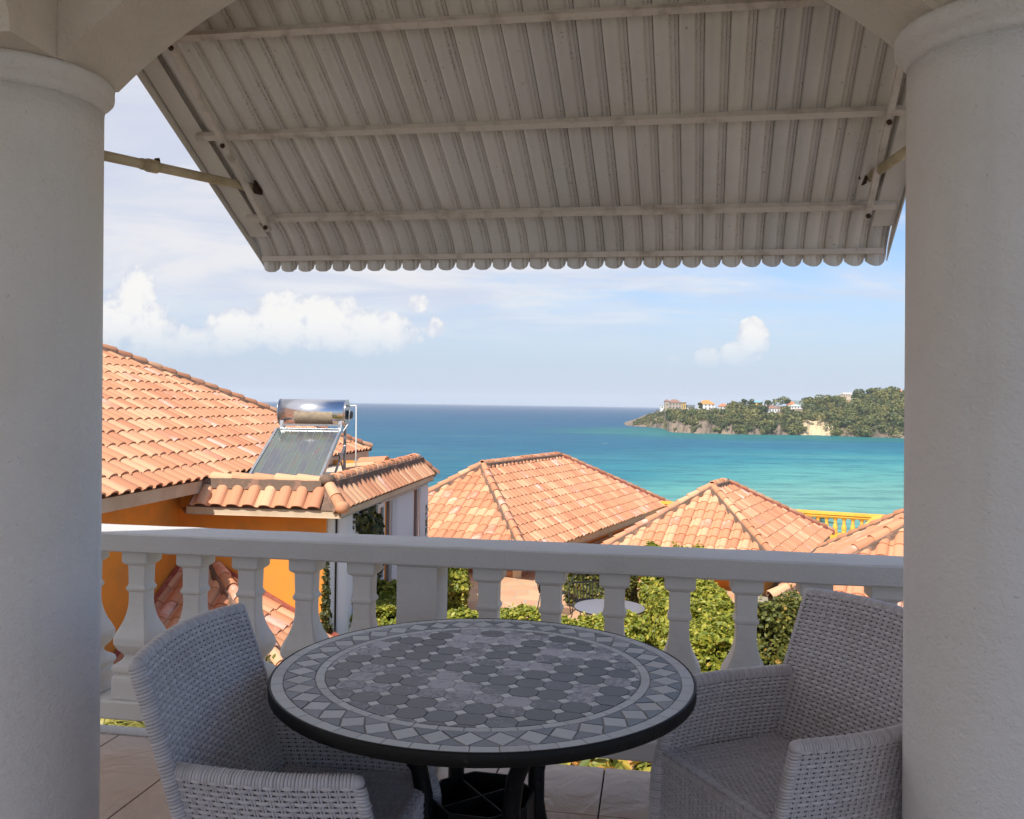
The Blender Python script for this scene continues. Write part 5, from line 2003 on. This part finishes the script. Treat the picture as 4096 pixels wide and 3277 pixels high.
# ------------------------------------------------------------------ garden furniture
GT = thing('garden_table', 'round glass topped iron table on the sunny patio', 'table', (2.0, 17.27, gz(2.0, 17.27) + .03))
z0 = gz(2.0, 17.27) + .03
gc = Vector((2.0, 17.27, 0))
MB().lathe([(0.001, 0.71), (0.69, 0.71), (0.70, 0.718), (0.69, 0.726), (0.001, 0.726)], gc + Zv * z0, 48, False).obj('tabletop', mat('pale_glass_top', (0.22, 0.215, 0.25, 1), 0.3, 0.3), GT)
MB().tube([gc + Vector((0.70 * math.cos(2 * math.pi * k / 40), 0.70 * math.sin(2 * math.pi * k / 40), z0 + .705)) for k in range(41)], 0.016, 6, False).obj('rim', M['iron'], GT)
for k in range(4):
    a = math.pi / 4 + k * math.pi / 2
    dr = Vector((math.cos(a), math.sin(a), 0))
    MB().tube([gc + dr * .6 + Zv * (z0 + .69), gc + dr * .35 + Zv * (z0 + .55), gc + dr * .22 + Zv * (z0 + .30), gc + dr * .45 + Zv * z0], 0.014, 6).obj('leg', M['iron'], GT)


def garden_chair():
    t = thing('garden_chair', 'x', 'chair', (0, 0, 0), 0, 'iron chairs round the patio table')
    # faces +x; hooped back that sweeps down into arms
    hoop = []
    for k in range(25):
        a = -0.18 * math.pi + 1.36 * math.pi * k / 24
        hoop.append((-0.26 - 0.05 * math.sin(a), 0.30 * math.cos(a), 0.66 + 0.32 * math.sin(a)))
    MB().tube(hoop, 0.011, 6).obj('back_hoop', M['iron'], t)
    for sg in (-1, 1):
        MB().tube([(-0.245, sg * .25, 0.48), (-0.05, sg * .30, 0.62), (0.16, sg * .30, 0.63), (0.22, sg * .29, 0.56), (0.17, sg * .28, 0.45)], 0.010, 6).obj('armrest', M['iron'], t)
        MB().tube([(0.19, sg * .25, 0.44), (0.22, sg * .26, 0.2), (0.25, sg * .27, 0.0)], 0.011, 6).obj('leg', M['iron'], t)
        MB().tube([(-0.23, sg * .22, 0.44), (-0.27, sg * .23, 0.2), (-0.36, sg * .25, 0.0)], 0.011, 6).obj('leg', M['iron'], t)
    bk = MB().bar((-0.285, -0.235, 0.79), (-0.285, 0.235, 0.79), 0.02, 0.03)
    bk.bar((-0.245, -0.22, 0.47), (-0.245, 0.22, 0.47), 0.02, 0.03)
    bo = bk.obj('back_rails', M['iron'], t)
    for k in range(7):
        y = -0.195 + 0.065 * k
        MB().bar((-0.283, y * 1.05, 0.785), (-0.245, y, 0.475), 0.034, 0.008).obj('slat', M['iron'], bo)
    st = MB()
    for k in range(8):
        x = -0.21 + 0.055 * k
        st.bar((x, -0.23, 0.45), (x, 0.23, 0.45), 0.035, 0.010)
    st.obj('seat', M['iron'], t)
    return t


gc1 = garden_chair()
gcs = [gc1, copy_tree(gc1), copy_tree(gc1)]
for o, (x, y, rz, lb_) in zip(gcs, ((1.67, 18.25, -72, 'black iron chair with hooped back behind the patio table'),
                                     (2.97, 17.55, 168, 'black iron chair standing at the right edge of the patio table'),
                                     (1.0, 19.0, -25, 'black iron chair at the left of the patio table, half behind a baluster'))):
    o.location = (x, y, gz(x, y) + .03)
    o.rotation_euler = (0, 0, R(rz))
    o.scale = (1.08, 1.08, 1.12)
    o['label'] = lb_

# ================================================================== THE HEADLAND ACROSS THE BAY
DROP = EYE - SEA


def shore(px, py):
    u_ = (px - 2048) / F_PX
    v_ = (py - HZ - 0.0149 * (px - 2048)) / F_PX
    d = DROP / v_
    return Vector((u_ * d, d, SEA))


SH = [(2505, 1703), (2540, 1706), (2580, 1708), (2622, 1711), (2660, 1716), (2676, 1728), (2720, 1731), (2780, 1734), (2850, 1735), (2930, 1738), (3020, 1739), (3110, 1740),
      (3200, 1741), (3290, 1742), (3380, 1746), (3470, 1749), (3560, 1752), (3640, 1754), (3760, 1758), (3900, 1760)]
# ground line of the crest (without trees), photo pixels, on top of it the trees rise
CR = [(2505, 1700), (2540, 1690), (2580, 1674), (2622, 1655), (2660, 1646), (2676, 1643), (2720, 1640), (2780, 1639), (2850, 1638), (2930, 1634), (3020, 1630), (3110, 1626),
      (3200, 1621), (3290, 1608), (3380, 1600), (3470, 1590), (3560, 1582), (3640, 1574), (3760, 1566), (3900, 1560)]
NX, NV = 130, 16


def interp(tab, px):
    for (a, b2), (c2, d2) in zip(tab, tab[1:]):
        if a <= px <= c2:
            return b2 + (d2 - b2) * (px - a) / (c2 - a)
    return tab[-1][1]


random.seed(21)
hv, crest = [], []
for i in range(NX):
    px = 2505 + (3900 - 2505) * i / (NX - 1)
    s0 = shore(px, interp(SH, px))
    out = Vector((s0.x, s0.y, 0)).normalized()
    ridge_d = 25 + 95 * min(1, (px - 2505) / 260)
    u_ = (px - 2048) / F_PX
    yr = s0.y + ridge_d
    vr = (interp(CR, px) - HZ - 0.0149 * (px - 2048)) / F_PX
    zr = EYE - vr * yr
    crest.append((px, yr, zr))
    for j in range(NV):
        f = j / (NV - 1)
        if f < 0.6:
            g_ = f / 0.6
            y = s0.y - 3 + ridge_d * g_
            cliff = min(1.0, g_ / 0.12)
            ch = 4.0 if px < 2670 else (7.5 if px < 2930 else 4.0)
            ch = max(1.5, ch + 2.6 * math.sin(i * .7) + 2.0 * math.sin(i * 1.9 + 1))
            ch = min(ch, 0.6 * (zr - SEA))
            z = SEA - 1.5 + ch * cliff ** .7 + (zr - SEA - ch + 1.5) * max(0, (g_ - 0.12) / 0.88) ** 0.72
            if f == 0:
                z = SEA - 2
            wob = 2.6 * math.sin(i * 1.7 + j * 2.1) + 1.8 * math.sin(i * 0.6 - j * 1.3) + random.gauss(0, 1.2)
            y += wob * (1 if j > 0 else .6)
            z += (0.5 * wob) * (0 if j == 0 else min(1, g_ * 3))
            hv.append((u_ * y, y, z))
        else:
            g_ = (f - 0.6) / 0.4
            y = s0.y - 3 + ridge_d + 420 * g_
            hv.append((u_ * yr + (u_ * 0.6) * (y - yr), y, zr - 6 * g_ - (zr - SEA) * max(0, g_ - .55) * 1.2))
hm = bpy.data.materials.new('limestone_and_earth')
hm.use_nodes = True
N = NT(hm.node_tree)
co = N.n('ShaderNodeTexCoord').outputs['Object']
f1 = N.noise(co, 0.06, 6.0, 0.65, 0.6)
f2 = N.noise(co, 0.30, 5.0, 0.7)
c = N.ramp(f1, [(0.25, (0.10, 0.075, 0.055)), (0.45, (0.23, 0.18, 0.14)), (0.6, (0.30, 0.22, 0.16)), (0.8, (0.36, 0.30, 0.22))])
c = N.mix(N.m('MULTIPLY', N.sstep(f2, 0.5, 0.7), 0.6), c, (0.09, 0.07, 0.055, 1))
sp_ = N.n('ShaderNodeSeparateXYZ', {0: co})
# pale quarry scar
qc = shore(3265, 1741)
qx = N.m('DIVIDE', N.m('SUBTRACT', sp_.outputs[0], qc.x), 24.0)
qz = N.m('DIVIDE', N.m('SUBTRACT', sp_.outputs[2], SEA + 9), 14.0)
q2 = N.m('ADD', N.m('MULTIPLY', qx, qx), N.m('ADD', N.m('MULTIPLY', qz, qz), N.m('MULTIPLY', N.m('SUBTRACT', f1, 0.5), 3.0)))
c = N.mix(N.sstep(q2, 1.1, 0.4), c, N.mix(f2, (0.82, 0.66, 0.40, 1), (0.55, 0.42, 0.28, 1)))
bp = N.n('ShaderNodeBump', {'Strength': 1.0, 'Distance': 2.5, 'Height': N.noise(co, 0.22, 6.0, 0.65)})
b = N.n('ShaderNodeBsdfPrincipled', {'Base Color': c, 'Roughness': 0.95, 'Normal': bp.outputs[0], 'Specular IOR Level': 0.1})
N.n('ShaderNodeOutputMaterial', {0: b.outputs[0]})
mb = MB()
mb.add(hv, [(i * NV + j, (i + 1) * NV + j, (i + 1) * NV + j + 1, i * NV + j + 1) for i in range(NX - 1) for j in range(NV - 1)])
mb.obj('headland', hm, None, kind='structure')


def hpoint(i, j):
    """point on the headland grid at fractional indices"""
    i = min(max(i, 0), NX - 1.001)
    j = min(max(j, 0), NV - 1.001)
    i0, j0 = int(i), int(j)
    a, b2 = i - i0, j - j0
    P = lambda x, y: Vector(hv[x * NV + y])
    return P(i0, j0).lerp(P(i0 + 1, j0), a).lerp(P(i0, j0 + 1).lerp(P(i0 + 1, j0 + 1), a), b2)


M['wood'] = leaf_mat('headland_leaf', [(0, (0.075, 0.090, 0.026)), (0.5, (0.125, 0.140, 0.038)), (0.85, (0.19, 0.185, 0.055)), (1, (0.25, 0.22, 0.075))], 0.6, 0.15)
M['wood_b'] = leaf_mat('headland_olive_leaf', [(0, (0.12, 0.125, 0.035)), (0.5, (0.19, 0.18, 0.05)), (0.85, (0.26, 0.23, 0.075)), (1, (0.32, 0.27, 0.10))], 0.6, 0.15)
M['wood2'] = leaf_mat('headland_tree_leaf', [(0, (0.05, 0.068, 0.022)), (0.6, (0.085, 0.105, 0.032)), (1, (0.13, 0.14, 0.045))], 0.6, 0.15)


def crown(mb, c, r, h, n_, size):
    for _ in range(n_):
        dv = Vector((random.gauss(0, 1), random.gauss(0, 1), random.gauss(0.25, 1))).normalized()
        rr = random.uniform(0.55, 1.0) ** 0.5
        p = c + Vector((dv.x * r, dv.y * r, dv.z * h * .5 + h * .35)) * rr
        n3 = jitter_dir(dv, 0.45)
        t_ = n3.cross(Vector((random.gauss(0, 1), random.gauss(0, 1), random.gauss(0, 1)))).normalized()
        b_ = n3.cross(t_)
        s1, s2 = size * random.uniform(.5, 1.2), size * random.uniform(.5, 1.2)
        mb.add([p - t_ * s1 - b_ * s2 * .4, p + t_ * s1 * .3 - b_ * s2, p + t_ * s1 + b_ * s2 * .3, p - t_ * s1 * .2 + b_ * s2], [(0, 1, 2, 3)])


wood, wood_b, wood_c = MB(), MB(), MB()
i_of = lambda px: (px - 2505) / (3900 - 2505) * (NX - 1)
HOUSES = [(2640, 2752, 1637), (2746, 2784, 1633), (2796, 2866, 1637), (2876, 2918, 1636), (3008, 3054, 1619), (3050, 3126, 1650), (3152, 3186, 1620), (3160, 3217, 1644), (3350, 3414, 1589), (3390, 3409, 1611), (3586, 3612, 1567)]
for _ in range(1900):
    i = random.uniform(3, NX - 2)
    px = 2505 + (3900 - 2505) * i / (NX - 1)
    j = random.uniform(0.45, 9.3)
    scar = ((px - 3268) / 62) ** 2 + ((j - 0.6) / 2.6) ** 2
    if scar < 1.0 + random.gauss(0, .2):
        continue
    rocky = (1.5 if px < 2930 else 0.75) + 0.6 * math.sin(px * 0.045) + 0.4 * math.sin(px * 0.11 + 1)
    if j < rocky and random.random() < 0.93:
        continue
    p = hpoint(i, j)
    big = random.uniform(0.55, 1.15) if px > 2900 else random.uniform(0.38, 0.75)
    if px < 2640:
        big *= 0.65
    r = 6.8 * big
    skip = False
    for k in range(2):
        tx, ty_, _d = project((p.x, p.y, p.z + r * 1.25))
        if any(a_ - 10 < tx < b_ + 10 and ty_ < yb - 3 for a_, b_, yb in HOUSES):
            r *= 0.5
            skip = k == 1
    if skip:
        continue
    tone = random.random() + 0.25 * math.sin(px * 0.05 + j * 1.3)
    wood_ = wood_b if tone < 0.30 else (wood if tone < 0.68 else wood_c)
    r *= random.choice((0.75, 1.0, 1.0, 1.35))
    sub = random.randint(2, 3) if r > 3 else 1
    for q_ in range(sub):
        off = Vector((random.gauss(0, r * .38), random.gauss(0, r * .35), random.uniform(0, .5) * r)) if sub > 1 else Vector((0, 0, 0))
        rr = r * (0.66 if sub > 1 else 1.0) * random.uniform(.8, 1.15)
        crown(wood_, p + off, rr, rr * 1.3, int(16 + 6 * rr), 0.40 + 0.15 * rr)
wood.obj('woodland', M['wood'], None, kind='stuff', label='dense green scrub and woodland covering the headland')
wood_b.obj('woodland', M['wood_b'], None, kind='stuff', label='paler olive scrub mixed into the woodland of the headland')
wood_c.obj('woodland', M['wood2'], None, kind='stuff', label='dark green trees mixed into the woodland of the headland')

GTREE = 'single trees on the skyline of the headland'
for k, (px, dz, r, h, lb_) in enumerate(((2672, 2, 3.4, 7, 'small dark tree in front of the stone villa on the point'), (2802, 1, 3.6, 9, 'dark round tree beside the orange roofed white house'),
                                  (2935, 4, 4.5, 9, 'flat crowned tree left of the tallest skyline tree'), (2978, 6, 4.2, 13, 'tallest conifer-like tree on the headland skyline'),
                                  (3010, 2, 5, 12, 'broad tree just right of the tallest skyline tree'), (3078, 4, 5.2, 10, 'spreading tree above the red-roofed colonnaded house'),
                                  (3145, 2, 5.5, 9, 'dark tree between the colonnaded house and the orange roof'), (3232, 5, 5.0, 11, 'tree crest at the start of the high wooded hill'),
                                  (3418, 3, 3.0, 6, 'small tree right beside the hilltop house'), (3480, 3, 6.5, 11, 'tall tree mass right of the hilltop house'), (3545, 4, 6.5, 11, 'high tree crest near the right column'))):
    i = i_of(px)
    p = hpoint(i, 8.8)
    t = thing('headland_tree', lb_, 'tree', p, 0, GTREE)
    MB().tube([p, p + Vector((0.3, 0, h * .45)), p + Vector((0, 0, h * .8))], [0.4, 0.28, 0.1], 6).obj('trunk', M['bark'], t)
    mb = MB()
    for q_ in range(5):
        crown(mb, p + Vector((random.gauss(0, r * .45), random.gauss(0, r * .4), h * random.uniform(.2, .72))), r * .62, r * .85, 70, 0.9)
    mb.obj('crown', M['wood2'], t)


def far_house(label, px0, px1, y_apex, y_eave, y_base, roofc, wallc, dist_j=9.0, wins=3, storeys=2, flat=False, tower=None, depth=0.8):
    pxm = (px0 + px1) / 2
    p = hpoint(i_of(pxm), dist_j)
    d = p.y - 2
    k = d / F_PX
    u_ = (pxm - 2048) / F_PX
    zof = lambda y: EYE - (y - HZ - 0.0149 * (pxm - 2048)) * k
    w = (px1 - px0) * k
    dp = w * depth
    X0, Y0 = u_ * d, d
    za, ze, zb = zof(y_apex), zof(y_eave), zof(y_base) - 4.0
    H = thing('headland_house', label, 'house', (X0, Y0 + dp / 2, zb))
    hw = w * 0.46
    MB().box(X0 - hw, X0 + hw, Y0, Y0 + dp, zb, ze).obj('wall', wallc, H)
    if flat:
        MB().box(X0 - w / 2, X0 + w / 2, Y0 - .4, Y0 + dp + .4, ze + .003, za).obj('roof', roofc, H)
    else:
        rl = w * 0.16
        mb = MB()
        mb.add([(X0 - w / 2, Y0 - .6, ze), (X0 + w / 2, Y0 - .6, ze), (X0 + w / 2, Y0 + dp + .6, ze), (X0 - w / 2, Y0 + dp + .6, ze), (X0 - rl, Y0 + dp / 2, za), (X0 + rl, Y0 + dp / 2, za)],
               [(0, 1, 5, 4), (1, 2, 5), (2, 3, 4, 5), (3, 0, 4), (3, 2, 1, 0)])
        mb.obj('roof', roofc, H)
    hh = ze - (zb + 4.0)
    st_h = hh / storeys
    for s_i in range(storeys):
        for q_ in range(wins):
            x = X0 - hw + 2 * hw * (q_ + .5) / wins
            ww = hw / wins * 0.42
            zc = ze - st_h * (s_i + .5)
            MB().box(x - ww, x + ww, Y0 - .06, Y0 + .1, zc - st_h * .26, zc + st_h * .26).obj('window', M['window'], H)
    return H, (X0, Y0, w, dp, za, ze, zb)


rm_ = lambda n_, c: mat(n_, c, 0.85, 0.2)
M['r_brown'] = rm_('brown_roof', (0.30, 0.17, 0.13, 1))
M['r_orange'] = rm_('orange_roof', (0.62, 0.27, 0.09, 1))
M['r_red'] = rm_('red_roof', (0.55, 0.20, 0.10, 1))
M['r_grey'] = rm_('grey_roof', (0.20, 0.22, 0.24, 1))
M['r_green'] = rm_('pale_green_roof', (0.46, 0.52, 0.48, 1))
M['w_stone'] = rm_('stone_wall', (0.44, 0.36, 0.29, 1))
M['w_yellow'] = rm_('yellow_wall', (0.66, 0.45, 0.14, 1))
M['w_blue'] = rm_('blue_wall', (0.20, 0.42, 0.52, 1))
VI, q_ = far_house('big stone villa with brown hip roof and a square tower on the point', 2674, 2728, 1598, 1611, 1637, M['r_brown'], M['w_stone'], 9.2, 4, 2)
X0, Y0, w, dp, za, ze, zb = q_
MB().box(X0 - w * .78, X0 - w * .46, Y0 - 1, Y0 + w * .32, zb, ze + 1.5).obj('tower', M['w_stone'], VI)
tx = X0 - w * .62
MB().add([(tx - w * .2, Y0 - 1.6, ze + 1.5), (tx + w * .2, Y0 - 1.6, ze + 1.5), (tx + w * .2, Y0 + w * .36, ze + 1.5), (tx - w * .2, Y0 + w * .36, ze + 1.5), (tx, Y0 + w * .15, ze + 4.6)], [(0, 1, 4), (1, 2, 4), (2, 3, 4), (3, 0, 4), (3, 2, 1, 0)]).obj('tower_roof', M['r_brown'], VI)
MB().box(tx - 1.2, tx - .3, Y0 - 1.06, Y0 - .9, ze - 3.4, ze - 1.6).obj('window', M['window'], VI)
MB().box(tx + .4, tx + 1.2, Y0 - 1.06, Y0 - .9, ze - 3.4, ze - 1.6).obj('window', M['window'], VI)
MB().box(X0 + w * .46, X0 + w * .80, Y0 + .5, Y0 + dp * .7, zb, ze - .4).obj('yellow_wing', M['w_yellow'], VI)
MB().box(X0 + w * .44, X0 + w * .86, Y0 - .2, Y0 + dp * .7 + .6, ze - .4, ze + .5).obj('wing_roof', M['r_brown'], VI)
for k in range(2):
    x = X0 + w * (.56 + .14 * k)
    MB().box(x - .5, x + .5, Y0 + .42, Y0 + .6, ze - 7, ze - 2).obj('window', M['window'], VI)
far_house('pale flat roofed white building below the villa on the point', 2642, 2668, 1620, 1624, 1636, M['r_green'], M['white_plain'], 8.2, 2, 1, True)
far_house('low shed with a dark grey roof right of the villa', 2749, 2780, 1620, 1630, 1636, M['r_grey'], M['white_plain'], 9.2, 2, 1, True)
far_house('white two storey house under a bright orange hip roof', 2799, 2862, 1601, 1617, 1638, M['r_orange'], M['white_plain'], 9.3, 4, 2)
far_house('small white house with faded pink roof among trees', 2878, 2916, 1615, 1626, 1636, M['r_red'], M['white_plain'], 8.9, 3, 1)
far_house('little yellow house with a blue gable behind the trees', 3010, 3052, 1603, 1610, 1622, M['w_blue'], M['w_yellow'], 9.6, 3, 1)
CH, q_ = far_house('white colonnaded house with red-brown roofs below the skyline', 3052, 3122, 1621, 1634, 1650, M['r_brown'], M['white_plain'], 6.6, 6, 1)
far_house('house showing only its bright orange-red roof on the skyline', 3153, 3184, 1606, 1619, 1630, M['r_red'], M['cream_plain'], 9.3, 2, 1)
far_house('white house with pale green roof above the wooded cliff', 3162, 3214, 1618, 1626, 1645, M['r_green'], M['white_plain'], 7.6, 4, 2)
far_house('white flat roofed villa alone on the hilltop', 3372, 3410, 1571, 1577, 1590, M['white_plain'], M['cream_plain'], 9.8, 4, 1, True)
far_house('tiny yellow hut under the hilltop villa', 3391, 3407, 1599, 1602, 1612, M['cream_plain'], M['w_yellow'], 8.2, 1, 1, True)
far_house('orange roofed house on the hill right beside the column', 3586, 3610, 1554, 1568, 1580, M['r_orange'], M['cream_plain'], 9.4, 2, 1)

# blue hills far behind
fh = MB()
vs = []
for k in range(25):
    px = 3150 + 45 * k
    u_ = (px - 2048) / F_PX
    y = 9000
    hgt = (1600 - 1.0 * (px - 3150) * .082 + 4 * math.sin(k * .9) + 3 * math.sin(k * 2.3))
    z = EYE - (hgt - HZ - 0.0149 * (px - 2048)) / F_PX * y
    vs += [(u_ * y, y, SEA - 5), (u_ * y * 1.03, y * 1.03, z), (u_ * y * 1.3, y * 1.3, SEA - 5)]
fh.add(vs, [(k * 3 + r_, k * 3 + 3 + r_, k * 3 + 4 + r_, k * 3 + 1 + r_) for k in range(24) for r_ in (0, 1)], True)
fh.obj('hills', mat('distant_hill', (0.10, 0.13, 0.08, 1), 0.9, 0.1), None, kind='structure')

# ------------------------------------------------------------------ haze over the bay
hz = bpy.data.materials.new('sea_haze')
hz.use_nodes = True
N = NT(hz.node_tree)
vol = N.n('ShaderNodeVolumePrincipled', {'Color': (0.90, 0.95, 1.0, 1), 'Density': 0.00007, 'Anisotropy': 0.0})
out = N.n('ShaderNodeOutputMaterial')
hz.node_tree.links.new(vol.outputs[0], out.inputs['Volume'])
MB().box(-17000, 17000, -60, 19000, -80, 200).obj('haze', hz, None, kind='stuff', label='thin pale sea haze over the bay')
